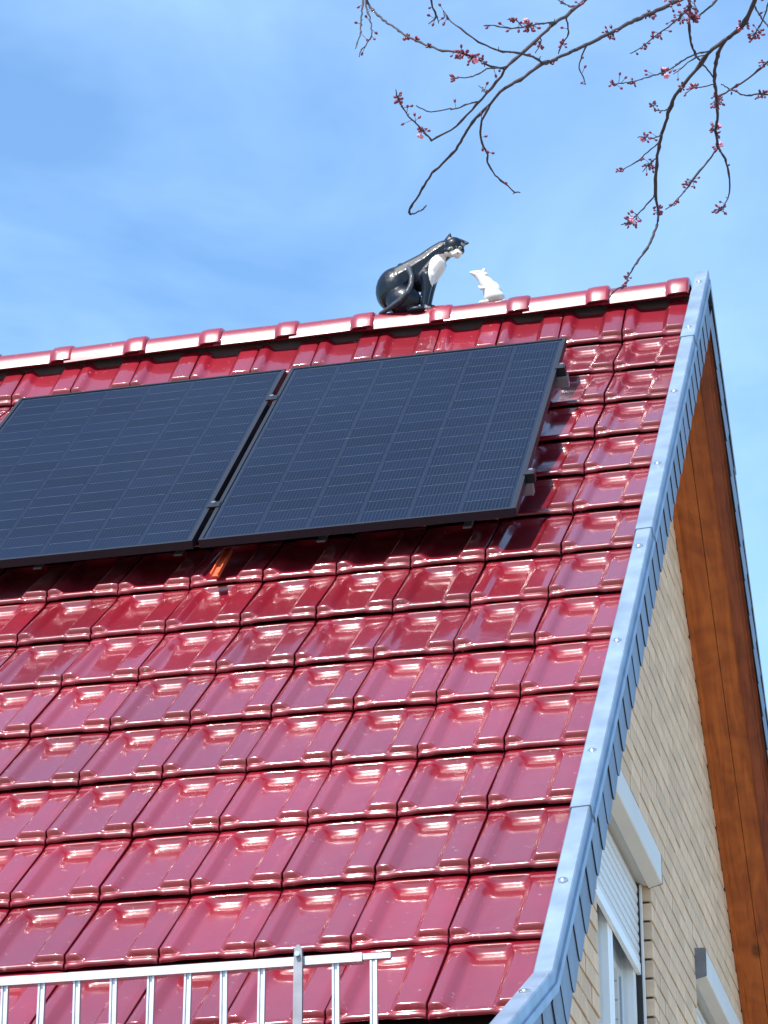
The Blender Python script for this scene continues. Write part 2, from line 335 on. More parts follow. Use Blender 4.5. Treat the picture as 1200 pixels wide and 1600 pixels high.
# half-round ridge tiles, each overlapping the next with a collar at its right end
def ridge_tile(L):
    mb = MB(); prof = []
    st = [(0, 1.0), (L - .098, 1.03), (L - .092, 1.03), (L - .084, 1.10), (L - .06, 1.125), (L - .012, 1.125), (L - .004, 1.10), (L, 1.05)]
    n = 18; rings = []
    for x, k in st:
        ring = []
        for i in range(n + 1):
            u = abs(i - n / 2) / (n / 2); RPY = [0, .016, .031, .044, .054, .0615, .0672, .0713, .0743, .077]; RPZ = [.092, .091, .087, .079, .068, .055, .041, .027, .012, -.002]
            q = u * 9; a_ = min(8, int(q)); t_ = q - a_
            y = (RPY[a_] + (RPY[a_ + 1] - RPY[a_]) * t_) * k * (1 if i < n / 2 else -1); z = RPZ[a_] + (RPZ[a_ + 1] - RPZ[a_]) * t_ + .085 * (k - 1)
            ring.append((x, y, z))
        rings.append(ring)
    vs = [q for r_ in rings for q in r_]; N = n + 1
    mb.add(vs, [(i * N + k, i * N + k + 1, (i + 1) * N + k + 1, (i + 1) * N + k) for i in range(len(st) - 1) for k in range(n)], 0, True)
    inner = [(x, y * .80, z * .80 - .004) for x, y, z in rings[-1]]
    mb.add(rings[-1] + inner, [(k, k + 1, N + k + 1, N + k) for k in range(n)])
    in0 = [(x, y, z) for x, y, z in [(0.02, q[1], q[2]) for q in inner]]
    mb.add(inner + in0, [(k, k + 1, N + k + 1, N + k) for k in range(n)], 0, True)
    for e in (0, n):   # foot edges
        a = [r_[e] for r_ in rings]; b = [(x, y * .85, z) for x, y, z in a]
        mb.add(a + b, [(k, k + 1, len(a) + k + 1, len(a) + k) for k in range(len(a) - 1)])
    return mb.mesh('ridge_tile', M['glaze'])
RP = 0.3228
RM = ridge_tile(RP + .03)
for i in range(-19, 2):
    xe = -0.0648 + RP * i      # right end of this one
    if xe > .3: continue
    j = lambda a: random.uniform(-a, a)
    link('ridge_tile', RM, roof, Matrix.Translation((xe - RP - .03 + j(.003), j(.002), j(.0015))) @ Matrix.Rotation(j(R(1.5)), 4, 'Z') @ Matrix.Rotation(R(-.25) + j(R(.3)), 4, 'Y') @ Matrix.Rotation(j(R(2.5)), 4, 'X'))
mb = MB()
rm2 = bmesh.new(); rm2.from_mesh(RM); bmesh.ops.bisect_plane(rm2, geom=rm2.verts[:] + rm2.edges[:] + rm2.faces[:], plane_co=(.0, 0, 0), plane_no=(1, 0, 0), clear_outer=False)
rm2.free()
link('ridge_tile', RM, roof, Matrix.Translation((-0.0648 + RP - .004 - RP - .03 + .003, 0, 0)))
# dark box added under the ridge tiles to block light
mb = MB(); mb.box(-6.6, .27, -.030, .030, -.10, .045); mb.obj('ridge_light_block', M['deck'], roof)

# ------------------------------------------------------------ verge: zinc cap, screws, slates
def verge(F, side):
    vg = MB()
    # carrier board behind the slates
    for v0, v1 in ((0.08, VB), (VB + 1e-4, VE)):
        vg.hexa([F(.286, v0, -.072), F(.324, v0, -.072), F(.324, v1, -.072), F(.286, v1, -.072), F(.285, v0, .06), F(.324, v0, .06), F(.324, v1, .06), F(.285, v1, .06)])
    vroot = vg.obj('verge', M['wood_dark'], house)
    # folded zinc profile (x, n)
    prof = [(.275, .004), (.275, .060), (.281, .092), (.285, .098), (.300, .0985), (.3285, .100), (.332, .097), (.3325, .070), (.3375, .067), (.3380, .046), (.3358, .0445), (.3352, .062), (.3275, .066), (.3265, .092), (.30, .0955), (.288, .0945), (.2785, .058), (.2785, .004)]
    stops = [None, .735, 2.765, 4.795, VB - .07, None]
    segs = [(-1, .735, 0), (.735, 2.765, 1), (2.765, 4.795, 2), (4.795, VB, 3), (VB, VE, 4)]
    def P(v, x, n, end):
        if end == 'apex':
            q = fr(x, 0, 0); q.y = 0; q.z = n / CT
            q = Vector((x, 0, n / CT))
        elif end == 'bend':
            b = fr(x, VB, 0); h = (TH - T2) / 2; a = (TH + T2) / 2; q = b + Vector((0, -math.sin(a), math.cos(a))) * (n / math.cos(h))
        else: q = fr(x, v, n)
        if F is bk: q.y = -q.y
        return q
    for v0, v1, i in segs:
        mbx = MB(); e0 = 'apex' if v0 < 0 else ('bend' if abs(v0 - VB) < 1e-6 else '')
        e1 = 'bend' if abs(v1 - VB) < 1e-6 else ''
        ov = 0.0 if e1 == 'bend' or i == 4 else .035
        def pr(g): return [(x + (g if x > .30 else -g), n + g) for x, n in prof]
        a = pr(.0015 if i == 0 else 0.0); b = pr(.0035 if ov else .0)
        ra = [P(v0, x, n, e0) for x, n in a]; rb = [P(v1 + ov, x, n, e1) for x, n in b]; N = len(prof)
        mbx.add(ra + rb, [(k, (k + 1) % N, N + (k + 1) % N, N + k) for k in range(N)] + [tuple(range(N)), tuple(range(N, 2 * N))[::-1]])
        mbx.obj('zinc_cap_sheet', M['zinc'], vroot)
    sm = MB(); sm.ball((0, 0, 0), .0095, (0, 0, 1), 0, 8, 5, .6); sm.tube([(0, 0, -.002), (0, 0, .002)], .013, 10)
    sme = sm.mesh('screw', M['steel'])
    for v in [.0 if False else .06] + [.66 + .765 * k for k in range(9)]:
        if v > VE - .1: continue
        o = F(.305, v, .1015); link('screw', sme, vroot, Matrix.Translation(o) @ Matrix.Rotation((TH if v < VB else T2) * (1 if F is fr else -1), 4, 'X'))
    # slates: hung square to the verge, rounded lower corner, each lapping the next lower one
    def slate_mesh():
        # local: a = down the slope, b = along normal, d = outwards
        L, top, bot, r = .222, .064, -.090, .034
        poly = [(0, top), (0, bot + .012)] + [(L - r + r * math.sin(t), bot + r - r * math.cos(t)) for t in [math.pi / 2 * k / 5 for k in range(6)]] + [(L + .004, top)]
        poly[1] = (0, bot + .01)
        m_ = MB(); m_.prism(poly, 0, .0034, lambda a, b, d: (d, a, b)); m_.mi = [0, 0] + [1] * (len(m_.f) - 2); return m_.mesh('slate', [M['slate'], M['slate_edge']])
    sl = slate_mesh(); step = .154; n = int(VE / step)
    for i in range(n):
        v = .05 + i * step
        if VB - .15 < v < VB - .03: v = VB - .15
        o = F(.3260, v, random.uniform(-.002, .002)); c, s = (CT, ST) if v < VB - .02 else (C2, S2)
        if F is fr: m = Matrix(((1, 0, 0, o.x), (0, -c, -s, o.y), (0, -s, c, o.z), (0, 0, 0, 1)))
        else: m = Matrix(((1, 0, 0, o.x), (0, c, s, o.y), (0, -s, c, o.z), (0, 0, 0, 1)))
        # tilt: lower end stands proud of the slate below
        m = m @ Matrix.Rotation(-R(1.35 + random.uniform(-.2, .2)), 4, 'Z') @ Matrix.Rotation(random.uniform(-.012, .012), 4, 'X')
        link('slate', sl, vroot, m)
verge(fr, 1); verge(bk, -1)

# ------------------------------------------------------------ soffit and bargeboard in stained wood
def soffit(F):
    mbx = MB(); root = None
    def strip(x0, x1, n0, n1, name, m, v0=.17, v1=VE):
        b = MB()
        for a, e in ((v0, VB), (VB, v1)):
            b.hexa([F(x0, a, n0), F(x1, a, n0), F(x1, e, n0), F(x0, e, n0), F(x0, a, n1), F(x1, a, n1), F(x1, e, n1), F(x0, e, n1)])
        return b.obj(name, M[m], house)
    strip(XW + .004, .186, -.117, -.098, 'soffit_board', 'wood', .12)
    strip(.1885, .2658, -.1155, -.098, 'soffit_board', 'wood', .12)
    strip(XW + .002, XW + .022, -.138, -.1185, 'wall_trim_batten', 'wood', .14)
    strip(.266, .3005, -.124, -.0985, 'edge_batten', 'wood_dark', .10)
soffit(bk); soffit(fr)
for F in (bk, fr):  # filler added above the edge batten to close a light leak
    b = MB()
    for a, e in ((.11, VB), (VB, VE)):
        b.hexa([F(.2745, a, -.0975), F(.3130, a, -.0975), F(.3130, e, -.0975), F(.2745, e, -.0975), F(.2745, a, -.0735), F(.3130, a, -.0735), F(.3130, e, -.0735), F(.2745, e, -.0735)])
    b.obj('light_leak_filler', M['wood_dark'], house)

# ------------------------------------------------------------ gable wall: recessed mortar body, bricks, window openings
YW = 5.25
def slz(y, n=-.097):
    # height of the soffit plane over |y|
    y = abs(y)
    z1 = -(y * ST / CT) + n / CT
    yb = VB * CT; 
    if y <= yb: return z1
    return -VB * ST - (y - yb) * S2 / C2 + n / C2
WIN = [(-1.81, -.57), (.60, 1.84)]; WZ0, WZ1 = -4.35, -2.545
def holes(y0, y1, z0, z1):
    for a, b in WIN:
        if y1 > a + .001 and y0 < b - .001 and z1 > WZ0 + .001 and z0 < WZ1 - .001: return (a, b)
    return None
mbw = MB(); X0, X1 = -.22, XW - .009
def wp(poly): mbw.prism(poly, X0, X1, lambda a, b, d: (d, a, b))
ycuts = [-YW, -VB * CT, -1.81, -.57, 0, .60, 1.84, VB * CT, YW]
for a, b in zip(ycuts, ycuts[1:]):
    if (a, b) in WIN:
        wp([(a, GZ), (b, GZ), (b, WZ0 - .004), (a, WZ0 - .004)]); wp([(a, WZ1 + .004), (b, WZ1 + .004), (b, slz(b)), (a, slz(a))])
    else:
        a2 = a + .006 if a in (-.57, 1.84) else a; b2 = b - .006 if b in (-1.81, .60) else b
        wp([(a2, GZ), (b2, GZ), (b2, slz(b2)), (a2, slz(a2))])
wall = mbw.obj('gable_wall', M['mortar'], house)
BL, BH, JT = .208, .069, .0092
def brick_mesh(L, H, D=.10):
    e = .0018; m_ = MB()
    f = [(D, e, e), (D, L - e, e), (D, L - e, H - e), (D, e, H - e)]; g_ = [(D - e, 0, 0), (D - e, L, 0), (D - e, L, H), (D - e, 0, H)]; b_ = [(0, 0, 0), (0, L, 0), (0, L, H), (0, 0, H)]
    m_.add(f + g_ + b_, [(0, 1, 2, 3), (0, 4, 5, 1), (1, 5, 6, 2), (2, 6, 7, 3), (3, 7, 4, 0), (4, 8, 9, 5), (5, 9, 10, 6), (6, 10, 11, 7), (7, 11, 8, 4)]); return m_
bm_full = brick_mesh(BL - JT, BH - JT).mesh('brick', M['brick'])
bcache = {}
bricks = []
nrow = int((-.55 - GZ) / BH)
campos = Vector((1.564407, -11.37909, -6.094099))
def inview(q):
    d = Vector(q) - campos; z = d.dot(cf); px = 600 + 5020.94 * d.dot(cr) / z; py = 800 - 5020.94 * d.dot(cu) / z
    return -20 < px < 1215 and 0 < py < 1625, z
for r_ in range(nrow):
    z0 = GZ + r_ * BH + .004; z1 = z0 + BH - JT
    off = (0, .5, .25, .75, .5, 0)[r_ % 6] * BL + random.choice((0, 0, .25)) * BL
    segs = [(-YW, YW)]
    if z1 > WZ0 and z0 < WZ1: segs = [(-YW, WIN[0][0]), (WIN[0][1], WIN[1][0]), (WIN[1][1], YW)]
    for s0, s1 in segs:
        cuts = [s0]; y = -YW - .3 + off
        while y < s1 - .055:
            if y > s0 + .055: cuts.append(y)
            y += BL
        cuts.append(s1)
        for a, b in zip(cuts, cuts[1:]):
            b2 = b if b == s1 and len(segs) > 1 else b - JT
            top = slz(max(abs(a), abs(b)), -.11)
            if z1 > slz(max(abs(a), abs(b)), -.085) : 
                if z0 > slz(min(abs(a), abs(b)) if a * b > 0 else 0, -.10): continue
                # clip the brick's length so that it stays under the roof
                lim = (-(z1) * CT - .085) / ST if z1 > -VB * ST else VB * CT + (-VB * ST - z1 - .085 / C2) * C2 / S2
                a = max(a, -lim); b2 = min(b2, lim)
                if b2 - a < .02: continue
            bricks.append((a, b2, z0, z1))
vis = []; rest = []
for q in bricks:
    c = (XW, (q[0] + q[1]) / 2, (q[2] + q[3]) / 2); ok, dz = inview(c)
    occl = fr(0, 0, 0)
    # hidden behind the slates of the near verge?
    d = (Vector(c) - campos); t = (.33 - campos.x) / d.x; h = campos + d * t; hid = False
    if h.y < 0:
        vn = -(h.y * CT + h.z * ST); nn = -h.y * ST + h.z * CT
        hid = -.05 < nn < .1
        if nn > .1: hid = True
    (vis if ok and not hid else rest).append((dz, q))
vis.sort(key=lambda t: t[0]); rest += vis[292:]; vis = vis[:292]
print('bricks visible', len(vis), 'rest', len(rest))
for dz, (a, b, z0, z1) in vis:
    L = round(b - a, 3); key = L
    me = bm_full if abs(L - (BL - JT)) < .002 else bcache.setdefault(key, brick_mesh(L, BH - JT).mesh('brick', M['brick']))
    link('brick', me, wall, Matrix.Translation((XW - .10 + random.uniform(-.0015, .0015), a, z0)))
mbr = MB()
for dz, (a, b, z0, z1) in rest:
    m_ = brick_mesh(b - a, BH - JT); e = random.uniform(-.0015, .0015); mbr.add([(x + XW - .10 + e, y + a, z + z0) for x, y, z in m_.v], m_.f)
mbr.obj('brick_field', M['brick'], wall, kind='stuff', label='the remaining sand coloured bricks of the gable wall')

# ------------------------------------------------------------ windows with shutter boxes and half-lowered shutters
def window(y0, y1, drop):
    f = MB(); xg = XW - .060; fw = .055
    f.box(xg - .05, xg - .008, y0 + .005, y0 + fw, WZ0, WZ1); f.box(xg - .05, xg - .008, y1 - fw, y1 - .005, WZ0, WZ1)
    f.box(xg - .05, xg - .008, y0 + fw, y1 - fw, WZ0, WZ0 + fw); f.box(xg - .05, xg - .008, y0 + fw, y1 - fw, WZ1 - fw, WZ1)
    ymid = (y0 + y1) / 2
    w = f.obj('window', M['white'], house)
    for a, b in ((y0 + fw + .003, ymid - .002), (ymid + .002, y1 - fw - .003)):
        s = MB(); sw = .05
        s.box(xg - .045, xg + .004, a, a + sw, WZ0 + fw, WZ1 - fw); s.box(xg - .045, xg + .004, b - sw, b, WZ0 + fw, WZ1 - fw)
        s.box(xg - .045, xg + .004, a + sw, b - sw, WZ0 + fw, WZ0 + fw + sw); s.box(xg - .045, xg + .004, a + sw, b - sw, WZ1 - fw - sw, WZ1 - fw)
        s.obj('sash', M['white'], w)
        p_ = MB(); p_.box(xg - .022, xg - .018, a + sw - .003, b - sw + .003, WZ0 + fw + sw - .003, WZ1 - fw - sw + .003); p_.obj('pane', M['pane'], w)
    c = MB(); n = 60; x = xg - .040
    vs = []
    for i in range(n + 1):
        yy = y0 + .06 + (y1 - y0 - .12) * i / n; xx = x + .012 * math.sin(i * 1.3) + .005 * math.sin(i * .6)
        vs += [(xx, yy, WZ0 + .08), (xx, yy, WZ1 - .06)]
    c.add(vs, [(2 * i, 2 * i + 2, 2 * i + 3, 2 * i + 1) for i in range(n)], 0, True); c.obj('curtain', M['curtain'], w)
    bk_ = MB(); bk_.box(-.26, -.222, y0 - .1, y1 + .1, WZ0 - .1, WZ1 + .1); bk_.obj('dark_room', M['rubber'], w)
    sill = MB(); sill.prism([(-.03, 0), (.11, -.018), (.11, -.03), (-.03, -.02)], y0 - .02, y1 + .02, lambda a, b, d: (XW - .06 + a, d, WZ0 + .02 + b)); sill.obj('sill', M['zinc'], w)
    # shutter: box, guide rails, slats, bottom bar
    sh = MB(); bt, bb = -2.498, -2.603
    prof = [(XW - .055, bt + .012), (XW + .040, bt + .006), (XW + .043, bt + .001), (XW + .042, bb + .004), (XW + .039, bb + .001), (XW - .006, bb - .012), (XW - .010, bb - .004), (XW - .055, bb + .005)]
    sh.prism(prof, y0 + .004, y1 - .006, lambda a, b, d: (a, d, b))
    shb = sh.obj('roller_shutter', M['boxw'], house, label='off-white roller shutter with square box' )
    e = MB(); pr2 = [(XW - .008, bt + .010), (XW + .041, bt + .008), (XW + .0445, bt + .002), (XW + .0435, bb + .002), (XW + .040, bb - .001), (XW - .008, bb - .013)]
    e.prism(pr2, y0 + .0005, y0 + .0035, lambda a, b, d: (a, d, b)); e.obj('end_cap', M['galv'], shb); e = MB(); e.prism(pr2, y1 - .0055, y1 - .002, lambda a, b, d: (a, d, b)); e.obj('end_cap', M['galv'], shb)
    for a in (y0 + .006, y1 - .030):
        rl = MB(); rl.box(XW - .062, XW - .030, a, a + .024, WZ0 + .03, WZ1 - .062); rl.obj('guide_rail', M['white'], shb)
        ru = MB(); yy = a + .0245 if a < (y0 + y1) / 2 else a - .0065
        ru.box(XW - .058, XW - .037, yy, yy + .006, WZ0 + .03, WZ1 - .062); ru.obj('rubber_seal', M['rubber'], shb)
    sm = MB(); h = .036
    sp = [(0, 0), (.006, .003), (.0085, h * .5), (.006, h - .004), (0, h - .002), (-.004, h - .003), (-.004, .001)]
    sm.prism(sp, y0 + .036, y1 - .036, lambda a, b, d: (a, d, b)); sme = sm.mesh('shutter_slat', M['slatw'])
    z = bb - .005; k = 0
    while z - h > drop:
        z -= h; link('shutter_slat', sme, shb, Matrix.Translation((XW - .050, 0, z)))
    bbm = MB(); bbm.box(XW - .054, XW - .040, y0 + .036, y1 - .036, z - .040, z - .001); bbm.obj('bottom_bar', M['white'], shb)
window(*WIN[0], -2.93); window(*WIN[1], -3.4)

# other walls of the house
mb = MB(); mb.box(-6.4, -.222, -YW + .02, -YW + .25, GZ, -VB * ST - (YW - VB * CT) * S2 / C2 - .25); mb.obj('eaves_wall', M['render'], house)
mb = MB(); mb.box(-6.4, -.222, YW - .25, YW - .02, GZ, -VB * ST - (YW - VB * CT) * S2 / C2 - .25); mb.obj('eaves_wall', M['render'], house)
mb = MB(); mb.prism([(-YW, GZ), (YW, GZ), (YW, slz(YW)), (VB * CT, slz(VB * CT)), (0, slz(0)), (-VB * CT, slz(VB * CT)), (-YW, slz(YW))], -6.6, -6.401, lambda a, b, d: (d, a, b)); mb.obj('far_gable_wall', M['render'], house)
# eaves gutter
mb = MB(); e0 = fr(0, VE, -.06); n = 10
for sgn in (-1, 1):
    vs = []
    for xx in (-6.6, .30):
        for rr in (.065, .062):
            for i in range(n + 1):
                a = math.pi * (1 + i / n); vs.append((xx, sgn * (-e0.y + .03 + rr * math.cos(a)), e0.z - .02 + rr * math.sin(a)))
    N = n + 1; fs = []
    for k in (0, 1):
        fs += [(k * N + i, k * N + i + 1, 2 * N + k * N + i + 1, 2 * N + k * N + i) for i in range(n)]
    mb.add(vs, fs, 0, True)
mb.obj('gutter', M['zinc'], house)

# ------------------------------------------------------------ solar panels, rails, clamps
NP = .11
def on(F=fr):
    return lambda x, y, z: F(x, y, z)
PA = R(0.85)
def pf(x, v, n=0.0):
    dx, up = x + .70, -(v - 1.60)
    return fr(-.70 + dx * math.cos(PA) - up * math.sin(PA), 1.60 - (dx * math.sin(PA) + up * math.cos(PA)), n)
def panel(xr, w, v0, h, label):
    root = thing('solar_panel', pf(xr - w / 2, v0 + h / 2, NP - .03), label, 'solar panel', 'black solar panels on the roof')
    fwid = .013; t = .030
    f = MB(); B = lambda a, b, c, d, e, g: f.box(a, b, c, d, e, g, 0, pf)
    B(xr - w, xr - w + fwid, v0, v0 + h, NP - t, NP); B(xr - fwid, xr, v0, v0 + h, NP - t, NP)
    B(xr - w + fwid, xr - fwid, v0, v0 + fwid, NP - t, NP - .0004); B(xr - w + fwid, xr - fwid, v0 + h - fwid, v0 + h, NP - t, NP - .0004)
    f.obj('frame', M['black_alu'], root)
    b = MB(); b.box(xr - w + fwid, xr - fwid, v0 + fwid, v0 + h - fwid, NP - .009, NP - .0065, 0, pf); b.obj('back_sheet', M['backsheet'], root)
    iw, ih = w - 2 * fwid - .016, h - 2 * fwid - .02; cw = iw / 6; ch = (ih - .010) / 18; g = .0022
    o = fr(0, 0, 0)
    m_ = MB(); c2 = .008
    poly = [(g, g), (cw - g, g), (cw - g, ch - g), (g, ch - g)]
    m_.prism(poly, 0, .0009, lambda a, b_, d: (a, b_, d)); cme = m_.mesh('cell', M['cell'])
    for i in range(6):
        for j in range(18):
            x = xr - w + fwid + .008 + i * cw; v = v0 + fwid + .010 + (j + 1) * ch + (.010 if j >= 9 else 0)
            q = pf(x, v, NP - .0064)
            link('cell', cme, root, Matrix(((1, 0, 0, q.x), (0, CT, -ST, q.y), (0, ST, CT, q.z), (0, 0, 0, 1))) @ Matrix.Rotation(PA, 4, 'Z'))
    wires = MB()
    for i in range(1, 6):     # solder dots on the middle line
        if i % 2 == 0:
            a = xr - w + fwid + .008 + i * cw; vv = v0 + fwid + .010 + 9 * ch + .006
            wires.box(a - .006, a + .006, vv - .003, vv + .003, NP - .0054, NP - .0050, 0, pf)
    for i in range(6):
        for j in range(19):
            vv = v0 + fwid + .010 + j * ch + (.005 if j == 9 else .010 if j > 9 else 0)
            a = xr - w + fwid + .008 + i * cw + .01
            wires.box(a, a + cw - .02, vv - .0014, vv + .0014, NP - .0056, NP - .0053, 0, pf)
    wires.obj('busbar_wires', M['wire'], root, kind='stuff')
    gl = MB(); a = fwid; gl.box(xr - w + a, xr - a, v0 + a, v0 + h - a, NP - .0042, NP - .0016, 0, pf); gl.obj('glass', M['pane_panel'], root)
    return root
M['pane_panel'] = pane_mat('anti_reflective_panel_glass', (0.96, 0.97, 0.98), (0.21, 0.24, 0.31))
PX, PW, PV, PH = -.154, 1.085, .662, 1.865
panel(PX, PW, PV, PH, 'black solar panel nearest the slate verge, on the right')
panel(PX - PW - .022, PW, PV, PH, 'black solar panel cut off by the left edge of the photo')
panel(PX - 2 * (PW + .022), PW, PV, PH, 'black solar panel outside the left edge of the photo') if False else None
for v, lab in ((1.03, 'upper aluminium mounting rail, its end poking out near the ridge'), (2.19, 'lower aluminium mounting rail, its end poking out near the bottom corner of the panel')):
    root = thing('mounting_rail', fr(-.13, v, .03), lab, 'rail', 'rails under the solar panels')
    r = MB(); x1 = -.130
    pr = [(-.020, .038), (.020, .038), (.020, .079), (.008, .079), (.008, .072), (-.008, .072), (-.008, .079), (-.020, .079)]
    r.prism(pr, PX - 2 * PW - .10, x1, lambda a, b, d: fr(d, v + a, b)); r.obj('rail_profile', M['galv'], root)
    ec = MB(); ec.box(x1, x1 + .004, v - .021, v + .021, .036, .078, 0, fr); ec.obj('rail_end_cap', M['galv'], root)
    for x0, x1c, nm in ((PX - .006, PX + .030, 'end_clamp'), (PX - PW - .022 - .010, PX - PW + .010, 'middle_clamp')):
        c = MB(); c.box(x0, x1c, v - .024, v + .024, NP + .0006, NP + .004, 0, pf)
        if nm == 'end_clamp': c.box(PX + .002, x1c - .0, v - .022, v + .022, .0795, NP + .0004, 0, pf)
        cl = c.obj(nm, M['black_alu'], root)
        xm = (x0 + x1c) / 2 + (.006 if nm == 'end_clamp' else 0); bt = MB(); bt.tube([pf(xm, v, NP + .004), pf(xm, v, NP + .013)], .0085, 8); bt.obj('bolt', M['steel'], cl)
    for k in range(8):
        xx = -.345 - k * .507; h = MB()
        h.box(xx - .015, xx + .015, v + .021, v + .027, -.02, .070, 0, fr); h.box(xx - .015, xx + .015, v - .02, v + .16, -.008, -.001, 0, fr)
        h.obj('roof_hook', M['galv'], root)
# orange steel hook showing below the gap between the panels
b = MB(); b.box(-1.180, -1.150, 2.40, 2.632, .006, .012, 0, fr); b.box(-1.180, -1.176, 2.40, 2.632, .012, .022, 0, fr); b.box(-1.154, -1.150, 2.40, 2.632, .012, .022, 0, fr)
b.obj('tile_hook', M['orange'], None, label='orange steel hook lying on the tiles below the gap between the solar panels', category='hook')

# ------------------------------------------------------------ snow guard at the foot of the steep slope
gy = -4.365; gz = -3.955
sg = thing('snow_guard', (-1.2, gy, -4.15), 'aluminium snow guard with upright bars standing along the foot of the roof', 'snow guard')
r = MB(); pr = [(-.014, -.010), (.014, -.010), (.014, .008), (.010, .012), (-.010, .012), (-.014, .008)]
r.prism(pr, -3.1, -.075, lambda a, b, d: (d, gy + a, gz + b)); r.obj('top_rail', M['alu'], sg)
r = MB(); r.prism([(-.009, -.007), (.009, -.007), (.009, .007), (-.009, .007)], -.20, -.008, lambda a, b, d: (d, gy + a, gz + .002 + b)); r.obj('rail_connector', M['alu'], sg)
r = MB(); r.prism(pr, -3.1, -.075, lambda a, b, d: (d, gy + a, gz - .175 + b)); r.obj('bottom_rail', M['alu'], sg)
bm_ = MB(); bm_.prism([(-.0085, -.006), (.0085, -.006), (.0085, .006), (.004, .006), (.003, .002), (-.003, .002), (-.004, .006), (-.0085, .006)], 0, .160, lambda a, b, d: (a, -b, d)); bme = bm_.mesh('upright_bar', M['alu'])
x = -.048
while x > -3.05:
    link('upright_bar', bme, sg, Matrix.Translation((x, gy - .003, gz - .168)) @ Matrix.Rotation(random.uniform(-.01, .01), 4, 'Y')); x -= .0895
for px in (-.224, -1.02 - .9, ):
    p_ = MB(); poly = [(-.011, -.25), (.011, -.25), (.0105, -.01), (.0085, .028), (.003, .036), (-.003, .036), (-.0085, .028), (-.0105, -.01)]
    p_.prism(poly, -.006, .006, lambda a, b, d: (px + a, gy - .021 + d, gz + b)); po = p_.obj('support_post', M['galv'], sg)
    q = MB(); q.tube([(px, gy - .036, gz + .012), (px, gy - .024, gz + .012)], .006, 8); q.obj('bolt', M['steel'], po)
# ------------------------------------------------------------ glazed figures on the ridge
def W3(x, z, y=0.0):   # a point seen at (x, z) over the ridge line, moved y towards or away along the line of sight
    return Vector((x - .2275 * y, y, z + .50 * y))
def ellip(bm, c, r, rot=None):
    m = Matrix.Translation(c) @ (rot or Matrix.Identity(4)) @ Matrix.Diagonal((r[0], r[1], r[2], 1)); bmesh.ops.create_icosphere(bm, subdivisions=3, radius=1, matrix=m)
def capsule(bm, a, b, r0, r1, n=14):
    a, b = Vector(a), Vector(b)
    k = max(2, int((b - a).length / (min(r0, r1) * .12)))
    for i in range(k + 1):
        t = i / k; bmesh.ops.create_icosphere(bm, subdivisions=2, radius=r0 + (r1 - r0) * t, matrix=Matrix.Translation(a.lerp(b, t)))
def chain(bm, pts, rs):
    for (a, b), (r0, r1) in zip(zip(pts, pts[1:]), zip(rs, rs[1:])): capsule(bm, a, b, r0, r1)
def cone(bm, base, tip, r, flat=.5, face=(0, -1, 0)):
    base, tip = Vector(base), Vector(tip); d = (tip - base); z = d.normalized(); f = Vector(face); x = z.cross(f).normalized(); y = z.cross(x)
    m = Matrix(((x.x * 1, y.x * flat, z.x, 0), (x.y * 1, y.y * flat, z.y, 0), (x.z * 1, y.z * flat, z.z, 0), (0, 0, 0, 1)))
    m = Matrix.Translation(base.lerp(tip, .5)) @ m
    bmesh.ops.create_cone(bm, cap_ends=True, segments=16, radius1=r, radius2=r * .14, depth=d.length, matrix=m)
def fuse(bm, name, voxel, sm, colfn, parent, **kw):
    me = bpy.data.meshes.new(name + '_raw'); bm.to_mesh(me); bm.free()
    o = bpy.data.objects.new('tmp', me); COL.objects.link(o)
    md = o.modifiers.new('r', 'REMESH'); md.mode = 'VOXEL'; md.voxel_size = voxel
    s = o.modifiers.new('s', 'SMOOTH'); s.factor = .5; s.iterations = sm
    dg = bpy.context.evaluated_depsgraph_get(); m2 = bpy.data.meshes.new_from_object(o.evaluated_get(dg)); m2.name = name
    bpy.data.objects.remove(o); bpy.data.meshes.remove(me)
    at = m2.color_attributes.new('Col', 'FLOAT_COLOR', 'POINT')
    for i, v in enumerate(m2.vertices): at.data[i].color = (*colfn(v.co), 1)
    m2.materials.clear(); m2.materials.append(M['ceramic'])
    m2.polygons.foreach_set('use_smooth', [True] * len(m2.polygons))
    return link(name, m2, parent, **kw)
def inel(p, c, r): return ((p.x - c.x) / r[0]) ** 2 + ((p.y - c.y) / r[1]) ** 2 + ((p.z - c.z) / r[2]) ** 2 < 1

cat = thing('cat_figurine', (-.93, 0, .09), 'black and white glazed cat figurine sitting on the ridge, head bent towards the white mouse', 'figurine')
bm = bmesh.new()
ellip(bm, W3(-.958, .204), (.082, .078, .100), Matrix.Rotation(R(8), 4, 'Y'))
ellip(bm, W3(-.925, .150, -.045), (.072, .045, .062))          # near thigh
ellip(bm, W3(-.925, .160, .045), (.072, .045, .062))
chain(bm, [W3(-.93, .235), W3(-.875, .272), W3(-.828, .305), W3(-.790, .338), W3(-.752, .364)], [.074, .064, .054, .048, .043])
chain(bm, [W3(-.845, .235), W3(-.820, .262), W3(-.79, .300)], [.052, .052, .048])
for y, xo in ((-.030, 0.0), (.026, .016)):
    chain(bm, [W3(-.823 + xo, .245, y), W3(-.830 + xo, .180, y), W3(-.838 + xo, .118, y)], [.032, .021, .016])
    ellip(bm, W3(-.826 + xo, .104, y), (.025, .016, .013))
ellip(bm, W3(-.872, .100, -.062), (.040, .018, .014)); ellip(bm, W3(-.88, .106, .06), (.040, .018, .014))
H = W3(-.712, .374, -.008); ellip(bm, H, (.045, .040, .043))
ellip(bm, W3(-.728, .352, -.028), (.026, .020, .020)); ellip(bm, W3(-.690, .352, -.022), (.024, .020, .020))    # cheeks
ellip(bm, W3(-.700, .338, -.040), (.021, .018, .014)); ellip(bm, W3(-.698, .326, -.034), (.014, .012, .009))       # muzzle, chin
